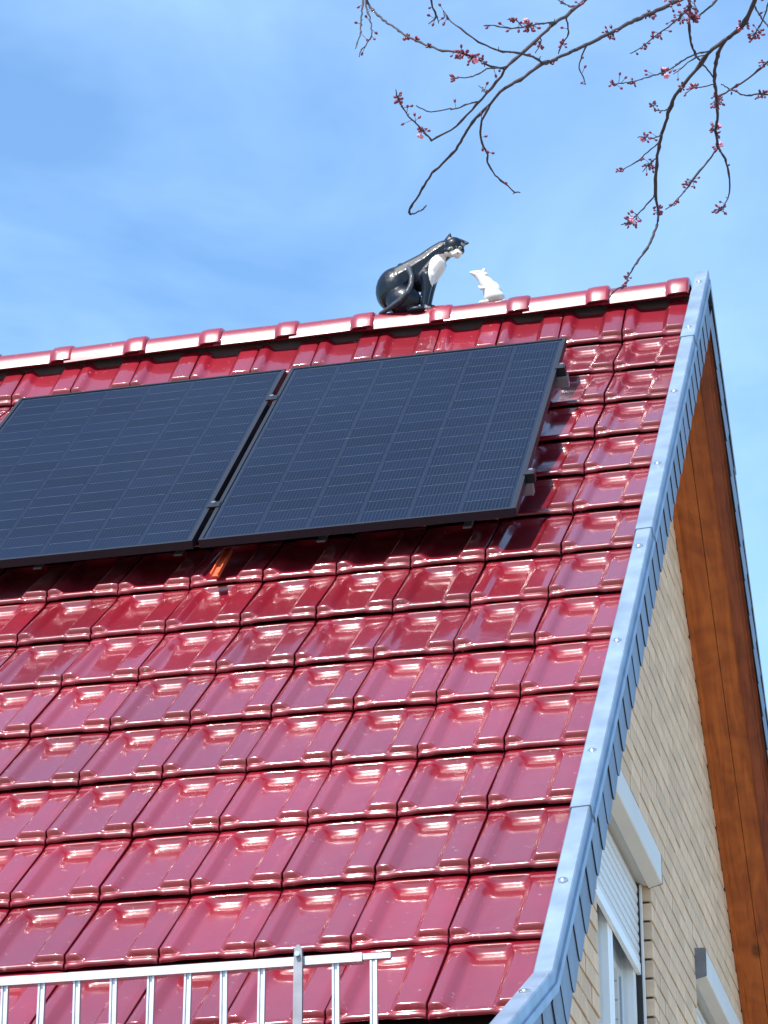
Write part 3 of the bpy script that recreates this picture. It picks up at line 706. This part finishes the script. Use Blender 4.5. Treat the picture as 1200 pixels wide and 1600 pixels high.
ellip(bm, W3(-.696, .356, -.036), (.010, .016, .016))                                                         # bridge of the nose
cone(bm, W3(-.735, .398, -.006), W3(-.725, .443, -.014), .024, .4); cone(bm, W3(-.688, .388, -.004), W3(-.644, .384, -.014), .024, .4)
tail = [W3(-1.020, .100, -.040), W3(-.985, .118, -.066), W3(-.940, .148, -.090), W3(-.910, .180, -.098), W3(-.893, .215, -.092), W3(-.890, .255, -.078), W3(-.900, .290, -.058), W3(-.922, .313, -.040), W3(-.938, .312, -.030)]
chain(bm, tail, [.010, .011, .0115, .0115, .0115, .0115, .0115, .012, .012])
WH = (.62, .59, .56); BLK = (.003, .005, .011)
def catcol(p):
    q = (p.x, p.y, p.z)
    if inel(p, W3(-.776, .262, -.036), (.042, .060, .082)) or inel(p, W3(-.752, .318, -.040), (.034, .040, .034)): return WH
    if inel(p, W3(-.702, .334, -.042), (.036, .034, .0235)): return WH
    if inel(p, W3(-.826, .100, -.030), (.022, .016, .013)) or inel(p, W3(-.810, .100, .026), (.022, .016, .013)): return (.35, .36, .37)
    if inel(p, W3(-.729, .415, -.028), (.010, .014, .016)) or inel(p, W3(-.668, .383, -.026), (.014, .014, .009)): return (.30, .24, .24)
    for a, b in zip(tail[:-2], tail[1:]):
        t = max(0, min(1, (p - a).dot(b - a) / (b - a).length_squared))
        if (p - a.lerp(b, t)).length < .0125: return (.035, .04, .052)
    return BLK
body = fuse(bm, 'body', .0030, 9, catcol, cat)
body.location.z += 0.004
for x, z, y in ((-.7215, .367, -.0475), (-.686, .364, -.047)):
    e = MB(); e.ball(W3(x, z, y), .0075, (0, -1, 0), 0, 12, 8); eo = e.obj('eye', mat('glass_eye', (.18, .20, .10), .1, coat=1), body)
    e = MB(); e.ball(W3(x, z, y) + Vector((.0005, -.0055, -.002)), .0034, (0, -1, 0), 0, 10, 6); e.obj('pupil', M['rubber'], body)
e = MB(); e.ball(W3(-.697, .343, -.0585), .0042, (0, -1, 0), 0, 10, 6); e.obj('nose', mat('nose_pink', (.35, .14, .14), .3), body)

mouse = thing('mouse_figurine', (-.56, 0, .09), 'small white glazed mouse figurine on the ridge looking up at the black cat', 'figurine')
bm = bmesh.new()
ellip(bm, W3(-.553, .138), (.039, .036, .050), Matrix.Rotation(R(-12), 4, 'Y')); ellip(bm, W3(-.545, .112), (.043, .040, .030))
chain(bm, [W3(-.572, .175), W3(-.592, .205), W3(-.606, .224)], [.030, .022, .019])
chain(bm, [W3(-.606, .226), W3(-.625, .234), W3(-.642, .241)], [.019, .012, .005])
ellip(bm, W3(-.588, .240, -.016), (.006, .004, .014), Matrix.Rotation(R(20), 4, 'Y')); ellip(bm, W3(-.582, .224, -.018), (.011, .004, .010)); ellip(bm, W3(-.590, .240, .014), (.006, .004, .014))
chain(bm, [W3(-.578, .160, -.022), W3(-.600, .160, -.026), W3(-.607, .169, -.022)], [.010, .008, .006])
ellip(bm, W3(-.590, .095, -.020), (.022, .012, .009)); ellip(bm, W3(-.590, .097, .020), (.022, .012, .009))
def mcol(p): return (.30, .28, .27) if inel(p, W3(-.580, .224, -.024), (.007, .006, .006)) else (.50, .49, .48)
mo = fuse(bm, 'body', .0024, 2, mcol, mouse)
mo.location.z += 0.010
e = MB(); e.ball(W3(-.613, .236, -.0165), .0026, None, 0, 10, 6); e.obj('eye', M['rubber'], mo)
t = MB(); t.tube([W3(-.515, .096, 0), W3(-.50, .092, -.02), W3(-.515, .090, -.045), W3(-.545, .088, -.055)], [.005, .004, .003, .002], 8); t.obj('tail', mat('white_tail', (.8, .78, .75), .3, coat=1), mo)

# ------------------------------------------------------------ blossoming plum tree reaching in from the upper right
BRANCHES = [
[(0.782,-6.485,-2.867,0.00349),(0.758,-6.518,-2.916,0.00327),(0.738,-6.537,-2.949,0.00312),(0.723,-6.55,-2.972,0.003),(0.697,-6.56,-3.004,0.00282),(0.689,-6.548,-3.011,0.00275),(0.66,-6.539,-3.035,0.00257),(0.639,-6.525,-3.047,0.00245),(0.618,-6.509,-3.056,0.00233),(0.594,-6.484,-3.062,0.00221),(0.569,-6.474,-3.068,0.00209),(0.543,-6.462,-3.072,0.00197)],
[(0.543,-6.462,-3.072,0.00197),(0.543,-6.536,-3.096,0.00178),(0.543,-6.594,-3.114,0.00163),(0.539,-6.643,-3.128,0.00149),(0.54,-6.7,-3.141,0.00132),(0.541,-6.733,-3.147,0.00122),(0.545,-6.769,-3.151,0.0011)],
[(0.769,-6.412,-2.902,0.00375),(0.749,-6.455,-2.933,0.00362),(0.72,-6.479,-2.972,0.00346),(0.698,-6.5,-2.998,0.00333),(0.68,-6.508,-3.016,0.00324),(0.658,-6.495,-3.031,0.00313),(0.636,-6.483,-3.042,0.00304),(0.605,-6.446,-3.051,0.00291),(0.573,-6.391,-3.054,0.00279),(0.531,-6.341,-3.057,0.00265),(0.514,-6.322,-3.057,0.00259),(0.491,-6.279,-3.054,0.00251),(0.463,-6.225,-3.05,0.00242),(0.44,-6.184,-3.047,0.00235),(0.438,-6.163,-3.046,0.00232)],
[(0.438,-6.163,-3.046,0.00195),(0.481,-6.265,-3.099,0.00154),(0.506,-6.339,-3.133,0.0013)],
[(0.659,-6.495,-3.03,0.00265),(0.647,-6.491,-3.049,0.00249),(0.636,-6.474,-3.063,0.00233),(0.63,-6.432,-3.071,0.00214),(0.631,-6.387,-3.071,0.00198),(0.627,-6.368,-3.074,0.0019),(0.634,-6.303,-3.071,0.00166),(0.645,-6.262,-3.066,0.00151),(0.653,-6.232,-3.064,0.00139),(0.661,-6.221,-3.06,0.00132)],
[(0.75,-6.456,-2.933,0.00244),(0.74,-6.511,-2.953,0.0023),(0.728,-6.554,-2.971,0.00216),(0.714,-6.591,-2.989,0.00203),(0.704,-6.612,-3.0,0.00194),(0.683,-6.655,-3.011,0.00176),(0.663,-6.681,-3.008,0.00159),(0.645,-6.69,-2.991,0.00144),(0.627,-6.689,-2.973,0.00132),(0.611,-6.677,-2.942,0.0012),(0.616,-6.689,-2.964,0.00113)],
[(0.698,-6.559,-3.002,0.00217),(0.686,-6.574,-3.006,0.00217),(0.668,-6.592,-3.007,0.00217),(0.654,-6.603,-3.0,0.00218),(0.626,-6.607,-2.987,0.00219),(0.592,-6.594,-2.969,0.00222),(0.558,-6.57,-2.939,0.00224),(0.533,-6.544,-2.907,0.00227),(0.511,-6.518,-2.88,0.00229),(0.472,-6.461,-2.817,0.00234),(0.444,-6.415,-2.77,0.00237),(0.405,-6.342,-2.693,0.00242),(0.388,-6.306,-2.653,0.00245),(0.373,-6.268,-2.608,0.00248)],
[(0.384,-6.316,-2.641,0.00233),(0.392,-6.368,-2.703,0.00205),(0.401,-6.414,-2.758,0.00182),(0.415,-6.479,-2.835,0.00149),(0.415,-6.501,-2.864,0.00134),(0.415,-6.522,-2.895,0.00117)],
[(0.388,-6.331,-2.651,0.00208),(0.411,-6.406,-2.738,0.00184),(0.426,-6.449,-2.787,0.0017),(0.44,-6.499,-2.85,0.00152),(0.439,-6.52,-2.882,0.0014),(0.428,-6.528,-2.902,0.00126),(0.427,-6.542,-2.927,0.00116)],
[(0.594,-6.709,-2.927,0.00236),(0.596,-6.694,-2.943,0.0019),(0.599,-6.679,-2.952,0.00155),(0.591,-6.665,-2.95,0.00138),(0.577,-6.642,-2.942,0.00114)],
[(0.591,-6.64,-2.926,0.00148),(0.593,-6.638,-2.932,0.00128),(0.594,-6.635,-2.939,0.00102)],
[(0.702,-6.56,-2.998,0.00194),(0.691,-6.598,-3.023,0.00178),(0.679,-6.637,-3.048,0.0016),(0.665,-6.665,-3.076,0.00141),(0.657,-6.685,-3.09,0.0013),(0.641,-6.719,-3.112,0.00111)],
[(0.645,-6.529,-3.044,0.00172),(0.633,-6.565,-3.069,0.00161),(0.621,-6.589,-3.089,0.00152),(0.608,-6.619,-3.109,0.00142),(0.597,-6.643,-3.125,0.00134),(0.584,-6.669,-3.141,0.00124),(0.57,-6.72,-3.157,0.00111)],
[(0.782,-6.484,-2.868,0.00221),(0.765,-6.575,-2.927,0.00192),(0.754,-6.626,-2.963,0.00176),(0.74,-6.69,-3.005,0.00154),(0.726,-6.748,-3.038,0.00133),(0.719,-6.775,-3.05,0.00123),(0.708,-6.809,-3.071,0.00109)],
[(0.736,-6.575,-2.93,0.00137),(0.737,-6.614,-2.949,0.00125),(0.737,-6.679,-2.979,0.00104),(0.735,-6.729,-3.012,0.00089)],
[(0.758,-6.518,-2.916,0.0015),(0.741,-6.428,-2.874,0.00127),(0.715,-6.326,-2.826,0.00096)],
[(0.659,-6.543,-3.036,0.00114),(0.627,-6.44,-2.954,0.00082)],
[(0.774,-6.499,-2.883,0.00371),(0.795,-6.461,-2.843,0.00385),(0.812,-6.43,-2.805,0.00398),(0.834,-6.388,-2.755,0.00415),(0.857,-6.336,-2.707,0.00432)],
[(0.796,-6.459,-2.842,0.0021),(0.785,-6.376,-2.825,0.00167),(0.765,-6.328,-2.819,0.00131),(0.753,-6.295,-2.814,0.00108)],
[(0.803,-6.451,-2.818,0.00141),(0.805,-6.54,-2.867,0.0012),(0.807,-6.618,-2.909,0.00102)],
[(0.759,-6.429,-2.917,0.00386),(0.771,-6.413,-2.898,0.00392),(0.792,-6.374,-2.863,0.00403),(0.812,-6.335,-2.828,0.00414),(0.845,-6.27,-2.769,0.00432),(0.881,-6.207,-2.707,0.00452),(0.912,-6.154,-2.658,0.00468),(0.951,-6.097,-2.603,0.00486),(0.985,-6.062,-2.561,0.00502)],
[(0.812,-6.334,-2.828,0.00179),(0.8,-6.307,-2.832,0.00158),(0.787,-6.262,-2.83,0.00133),(0.784,-6.202,-2.812,0.00115),(0.78,-6.149,-2.797,0.00098)],
[(0.97,-5.972,-2.501,0.00294),(0.963,-5.94,-2.533,0.00272),(0.957,-5.893,-2.548,0.00255),(0.957,-5.826,-2.547,0.0024),(0.965,-5.765,-2.538,0.00228),(0.98,-5.681,-2.523,0.00212)],
[(1.023,-5.838,-2.422,0.00287),(0.996,-5.896,-2.494,0.00231),(0.974,-5.962,-2.554,0.0019),(0.966,-6.038,-2.588,0.00163)],
[(0.974,-6.033,-2.579,0.00227),(0.937,-5.998,-2.584,0.00195),(0.904,-5.981,-2.594,0.00167),(0.873,-5.959,-2.602,0.00141),(0.853,-5.956,-2.611,0.00123),(0.843,-5.955,-2.615,0.00115)],
[(1.101,-5.932,-2.494,0.00563),(1.079,-5.877,-2.501,0.00545),(1.059,-5.839,-2.506,0.00531),(1.028,-5.818,-2.518,0.00513),(1.008,-5.815,-2.529,0.005),(0.982,-5.808,-2.544,0.00484),(0.963,-5.783,-2.553,0.00471),(0.928,-5.762,-2.577,0.00446),(0.904,-5.74,-2.592,0.00429),(0.887,-5.705,-2.601,0.00415),(0.873,-5.665,-2.607,0.00402),(0.86,-5.636,-2.616,0.0039),(0.845,-5.591,-2.629,0.00372),(0.837,-5.555,-2.64,0.00359),(0.83,-5.528,-2.657,0.00344),(0.824,-5.504,-2.68,0.00328),(0.826,-5.483,-2.701,0.00313),(0.825,-5.48,-2.731,0.00297),(0.818,-5.496,-2.767,0.00282),(0.808,-5.524,-2.813,0.00264),(0.789,-5.579,-2.881,0.00238),(0.776,-5.633,-2.944,0.00216),(0.775,-5.647,-2.963,0.0021),(0.756,-5.697,-3.007,0.00192),(0.749,-5.731,-3.042,0.0018)],
[(1.02,-5.814,-2.522,0.00429),(1.004,-5.79,-2.527,0.00419),(0.991,-5.741,-2.527,0.00407),(0.979,-5.668,-2.522,0.00392),(0.973,-5.597,-2.515,0.00379),(0.965,-5.516,-2.513,0.00362),(0.955,-5.467,-2.52,0.00347),(0.952,-5.412,-2.53,0.0033)],
[(0.952,-5.412,-2.53,0.00288),(0.961,-5.36,-2.53,0.00263),(0.963,-5.322,-2.542,0.00236),(0.96,-5.293,-2.573,0.00198),(0.949,-5.288,-2.598,0.00174),(0.935,-5.289,-2.616,0.00154),(0.919,-5.291,-2.617,0.00139)],
[(0.952,-5.412,-2.53,0.00275),(0.928,-5.404,-2.556,0.00249),(0.903,-5.408,-2.588,0.00222),(0.885,-5.412,-2.617,0.002),(0.869,-5.423,-2.644,0.00181),(0.854,-5.439,-2.67,0.00164),(0.839,-5.458,-2.693,0.00149)],
[(0.987,-5.812,-2.542,0.00221),(0.965,-5.864,-2.577,0.00206),(0.945,-5.898,-2.608,0.00192),(0.928,-5.922,-2.636,0.0018),(0.912,-5.951,-2.665,0.00168),(0.884,-6.037,-2.727,0.00146),(0.866,-6.1,-2.772,0.00131),(0.841,-6.217,-2.846,0.00109)],
[(0.981,-5.809,-2.546,0.00156),(0.955,-5.844,-2.574,0.00136),(0.935,-5.845,-2.592,0.00119),(0.916,-5.857,-2.613,0.00103)],
[(0.86,-5.636,-2.616,0.0016),(0.854,-5.714,-2.67,0.00139),(0.85,-5.805,-2.721,0.00121),(0.845,-5.905,-2.779,0.00102)],
[(0.854,-5.617,-2.621,0.00187),(0.828,-5.58,-2.616,0.00171),(0.798,-5.542,-2.614,0.00152),(0.769,-5.517,-2.614,0.00134),(0.75,-5.512,-2.616,0.00122)],
[(0.841,-5.575,-2.634,0.00174),(0.812,-5.5,-2.605,0.00138),(0.791,-5.436,-2.582,0.0011)],
[(0.824,-5.504,-2.68,0.00229),(0.806,-5.515,-2.711,0.00196),(0.784,-5.538,-2.749,0.00157),(0.77,-5.557,-2.771,0.00135),(0.759,-5.574,-2.784,0.0012)],
[(0.887,-5.705,-2.601,0.00158),(0.875,-5.802,-2.66,0.00124),(0.874,-5.882,-2.696,0.00102)],
[(0.977,-5.652,-2.521,0.00173),(0.951,-5.617,-2.501,0.00152),(0.923,-5.585,-2.482,0.00128),(0.901,-5.536,-2.463,0.00109)],
[(0.973,-5.584,-2.513,0.00202),(1.003,-5.578,-2.492,0.00223),(1.028,-5.575,-2.477,0.00241),(1.053,-5.584,-2.465,0.00259),(1.081,-5.605,-2.456,0.00279),(1.103,-5.622,-2.451,0.00294)],
[(0.989,-5.631,-2.51,0.00133),(1.001,-5.554,-2.477,0.00158),(1.022,-5.447,-2.43,0.00196),(1.05,-5.384,-2.392,0.00232),(1.076,-5.323,-2.362,0.00266)],
[(1.089,-5.898,-2.499,0.00206),(1.09,-5.789,-2.455,0.00188),(1.098,-5.62,-2.387,0.00161)],
[(1.127,-5.915,-2.487,0.00218),(1.102,-5.833,-2.49,0.00164),(1.074,-5.767,-2.491,0.00118)]]
CLUSTERS = [(0.626, -6.605, -2.99, 0.0165, 14),
(0.653, -6.597, -3.013, 0.0171, 14),
(0.541, -6.734, -3.144, 0.0112, 7),
(0.76, -6.624, -2.965, 0.0197, 12),
(0.539, -6.532, -3.106, 0.0113, 6),
(0.764, -6.425, -2.924, 0.0088, 3),
(0.647, -6.718, -3.112, 0.0096, 4),
(0.733, -6.68, -2.978, 0.0084, 4),
(0.736, -6.427, -2.878, 0.0102, 5),
(0.499, -6.522, -2.877, 0.0101, 4),
(0.533, -6.545, -2.904, 0.0081, 4),
(0.571, -6.569, -2.935, 0.0073, 3),
(0.85, -6.278, -2.749, 0.0147, 9),
(0.95, -6.096, -2.605, 0.0166, 12),
(0.98, -6.03, -2.582, 0.0219, 12),
(0.969, -5.957, -2.567, 0.017, 18),
(0.915, -6.15, -2.665, 0.0143, 8),
(0.889, -5.986, -2.59, 0.0125, 7),
(0.949, -5.999, -2.576, 0.022, 11),
(1.06, -5.845, -2.492, 0.0173, 9),
(0.919, -5.759, -2.587, 0.0121, 7),
(0.957, -5.581, -2.527, 0.0187, 16),
(0.93, -5.471, -2.524, 0.0182, 13),
(0.959, -5.416, -2.517, 0.0135, 6),
(0.875, -5.878, -2.703, 0.0134, 4),
(0.849, -5.804, -2.723, 0.015, 8),
(0.809, -5.506, -2.594, 0.0181, 9),
(0.755, -5.509, -2.619, 0.0087, 4),
(0.782, -5.539, -2.747, 0.0179, 12),
(0.826, -5.482, -2.704, 0.0165, 10),
(0.886, -5.415, -2.609, 0.0198, 11),
(0.938, -5.29, -2.6, 0.0177, 11),
(1.073, -5.607, -2.456, 0.0171, 8),
(1.058, -5.392, -2.37, 0.0161, 10),
(1.083, -5.772, -2.476, 0.0197, 10),
(0.77, -5.636, -2.941, 0.0099, 4),
(0.758, -5.65, -2.965, 0.0091, 5),
(1.09, -5.755, -2.508, 0.0152, 6),
(0.932, -5.588, -2.471, 0.0133, 6),
(0.83, -6.427, -2.803, 0.0102, 6),
(0.766, -6.331, -2.813, 0.0104, 5),
(0.772, -5.558, -2.768, 0.0116, 6),
(0.858, -5.441, -2.664, 0.011, 5),
(0.866, -6.099, -2.774, 0.0093, 4),
(0.852, -6.215, -2.845, 0.0084, 4),
(0.897, -5.956, -2.662, 0.0125, 6),
(0.984, -5.574, -2.529, 0.0062, 3),
(0.999, -5.578, -2.494, 0.0148, 5),
(0.871, -5.968, -2.583, 0.0089, 5)]

tree = thing('blossoming_tree', (3.1, -5.2, GZ), 'nearly bare plum tree, its dark twigs with pink buds hanging in front of the sky', 'tree')
t = MB()
hub = Vector((1.75, -5.7, -1.85)); fork = Vector((2.55, -5.35, -3.4))
t.tube([(3.1, -5.2, GZ - .1), (3.05, -5.2, -6.9), (2.95, -5.25, -5.8), (2.85, -5.3, -4.6), fork], [.15, .115, .10, .09, .075], 12)
trunk = t.obj('trunk', M['bark'], tree)
def limb(pts, r0, r1, name='limb'):
    b = MB(); P = [Vector(pts[0])]
    for a, c in zip(pts, pts[1:]):
        a, c = Vector(a), Vector(c); n = 5
        for i in range(1, n + 1): P.append(a.lerp(c, i / n) + Vector((random.uniform(-1, 1), random.uniform(-1, 1), random.uniform(-1, 1))) * .012 * (i < n))
    b.tube(P, [r0 + (r1 - r0) * i / (len(P) - 1) for i in range(len(P))], 8); b.obj(name, M['bark'], tree)
limb([fork, (2.2, -5.5, -2.5), hub], .06, .022); limb([fork, (2.9, -5.1, -2.2), (3.2, -4.9, -1.0)], .06, .02); limb([fork, (2.4, -5.9, -2.4), (2.6, -6.3, -1.4)], .05, .015)
limb([hub, (1.2, -6.1, -1.9), (.6, -6.4, -2.05), (.15, -6.6, -2.15)], .018, .007)
def nearlimb(q):
    # join a branch that leaves the top or right of the picture to the limb above it
    path = [Vector((2.2, -5.5, -2.5)), hub, Vector((1.2, -6.1, -1.9)), Vector((.6, -6.4, -2.05)), Vector((.15, -6.6, -2.15))]
    best = None
    for a, b in zip(path, path[1:]):
        for i in range(11):
            p = a.lerp(b, i / 10); d = (p - q).length + (.0 if p.x > q.x else .5)
            if best is None or d < best[0]: best = (d, p)
    return best[1]
def inframe(p, m=0):
    d = Vector(p) - campos; z = d.dot(cf); px = 600 + 5020.94 * d.dot(cr) / z; py = 800 - 5020.94 * d.dot(cu) / z
    return -m < px < 1200 + m and -m < py < 1600 + m
for row in BRANCHES:
    P = [Vector(q[:3]) for q in row]; Rr = [q[3] for q in row]; pts = []; rad = []
    for i in range(len(P) - 1):
        L = (P[i + 1] - P[i]).length; n = max(2, int(L / .012))
        # Catmull-Rom through the nodes, slightly knobbly
        p0 = P[max(i - 1, 0)]; p3 = P[min(i + 2, len(P) - 1)]
        for k in range(n):
            s = k / n; q = .5 * ((2 * P[i]) + (P[i + 1] - p0) * s + (2 * p0 - 5 * P[i] + 4 * P[i + 1] - p3) * s * s + (3 * P[i] - p0 - 3 * P[i + 1] + p3) * s ** 3)
            r = (Rr[i] + (Rr[i + 1] - Rr[i]) * s) * .86 * (1 + .35 * (random.random() < .25) + random.uniform(-.07, .07))
            pts.append(q + Vector((random.uniform(-1, 1), random.uniform(-1, 1), random.uniform(-1, 1))) * .0011); rad.append(r)
    pts.append(P[-1]); rad.append(Rr[-1] * .8)
    if not inframe(P[0], 2):
        q = nearlimb(P[0]); k = 10; d0 = (P[0] - P[1]).normalized(); L = (q - P[0]).length; ext = []
        for i in range(k, 0, -1):
            s = i / k; ext.append(P[0] * (1 - s) ** 2 + (P[0] + d0 * L * .5) * 2 * s * (1 - s) + q * s * s)
        if not any(inframe(e_, 0) for e_ in ext): pts = ext + pts; rad = [Rr[0] * (1 + .8 * i / k) for i in range(k, 0, -1)] + rad
    b = MB(); b.tube(pts, rad, 6)
    # small spurs and single buds
    thin = Rr[-1] < .0014
    for i in range(2, len(pts) - 1):
        if random.random() < (.10 if thin else .05):
            d = Vector((random.uniform(-1, 1), random.uniform(-1, 1), random.uniform(-1, 1))).normalized(); d = (d - (pts[i + 1] - pts[i]).normalized() * .3).normalized()
            L = random.uniform(.003, .008); b.tube([pts[i], pts[i] + d * L], [.0011, .0007], 5)
        elif thin and random.random() < .22:
            d = Vector((random.uniform(-1, 1), random.uniform(-1, 1), random.uniform(-1, 1))).normalized(); L = random.uniform(.008, .018)
            b.tube([pts[i], pts[i] + d * L], [.0006, .0005], 4, 0, False); b.ball(pts[i] + d * (L + .003), .0026, d, 1, 6, 5, 1.5)
    b.obj('branch', [M['bark'], M['bud']], tree)
allp = [Vector(q[:3]) for row in BRANCHES for q in row]
segs = [(Vector(a[:3]), Vector(b_[:3])) for row in BRANCHES for a, b_ in zip(row, row[1:])]
for x, y, z, r, n in CLUSTERS:
    n = int(n * 1.5)
    c = Vector((x, y, z)); b = MB(); cand = []
    for a, e in segs:
        t_ = max(0, min(1, (c - a).dot(e - a) / max(1e-9, (e - a).length_squared))); q = a.lerp(e, t_); cand.append(((q - c).length, q, (e - a).normalized()))
    cand.sort(key=lambda k: k[0]); base, ax = cand[0][1], cand[0][2]
    nf = max(2, n // 3); feet = [base + ax * random.uniform(-r, r) * .8 for _ in range(nf)]
    for k in range(n):
        f0 = random.choice(feet); side = cr * random.uniform(-1, 1) + cu * random.uniform(-1, .8) + cf * random.uniform(-1, 1)
        side.normalize(); tip = (f0 + side * r * random.uniform(.35, 1.0)); d = (tip - f0).normalized(); mid = f0.lerp(tip, .5) + Vector((0, 0, .002))
        b.tube([f0, mid, tip], [.0009, .0006, .0006], 4, 0, False)
        if random.random() < .035 and n > 8:
            s1 = d.orthogonal().normalized()
            for m_ in range(5):
                pd = (Matrix.Rotation(m_ * 2 * math.pi / 5, 3, d) @ s1 + d * .7).normalized(); b.ball(tip + pd * .004, .0032, pd, 2, 5, 4, 1.2)
        else: b.ball(tip, random.uniform(.0020, .0031), d, 1, 6, 5, random.uniform(1.2, 1.8))
    b.obj('blossom_cluster', [M['bark'], M['bud'], M['petal']], tree)

# twigs on the limbs above and to the right of the view
limbs = [[fork, (2.9, -5.1, -2.2), (3.2, -4.9, -1.0)], [fork, (2.4, -5.9, -2.4), (2.6, -6.3, -1.4)], [fork, (2.2, -5.5, -2.5), hub], [hub, (1.2, -6.1, -1.9), (.6, -6.4, -2.05), (.15, -6.6, -2.15)]]
for L_ in limbs:
    for a, e in zip(L_, L_[1:]):
        a, e = Vector(a), Vector(e)
        for i in range(7):
            p0 = a.lerp(e, random.random()); d = (Vector((random.uniform(-1, 1), random.uniform(-1, 1), random.uniform(.3, 1.2))) + (e - a).normalized()).normalized()
            pts = [p0]; n = random.randint(8, 16)
            for k in range(n): d = (d + Vector((random.uniform(-.2, .2), random.uniform(-.2, .2), random.uniform(-.16, .2)))).normalized(); pts.append(pts[-1] + d * .08)
            if any(inframe(q, 60) for q in pts): continue
            r0 = random.uniform(.005, .009); tw = MB(); tw.tube(pts, [r0 * (1 - .85 * k / n) for k in range(n + 1)], 6)
            for k in range(2, n):
                for _ in range(3):
                    s = Vector((random.uniform(-1, 1), random.uniform(-1, 1), random.uniform(-.6, 1))).normalized(); l = random.uniform(.02, .12); q = pts[k] + s * l
                    tw.tube([pts[k], pts[k].lerp(q, .5) + Vector((0, 0, .005)), q], [.0018, .0013, .0009], 4, 0, False); tw.ball(q, .0034, s, 1, 6, 4, 1.5)
            tw.obj('branch', [M['bark'], M['bud']], tree)
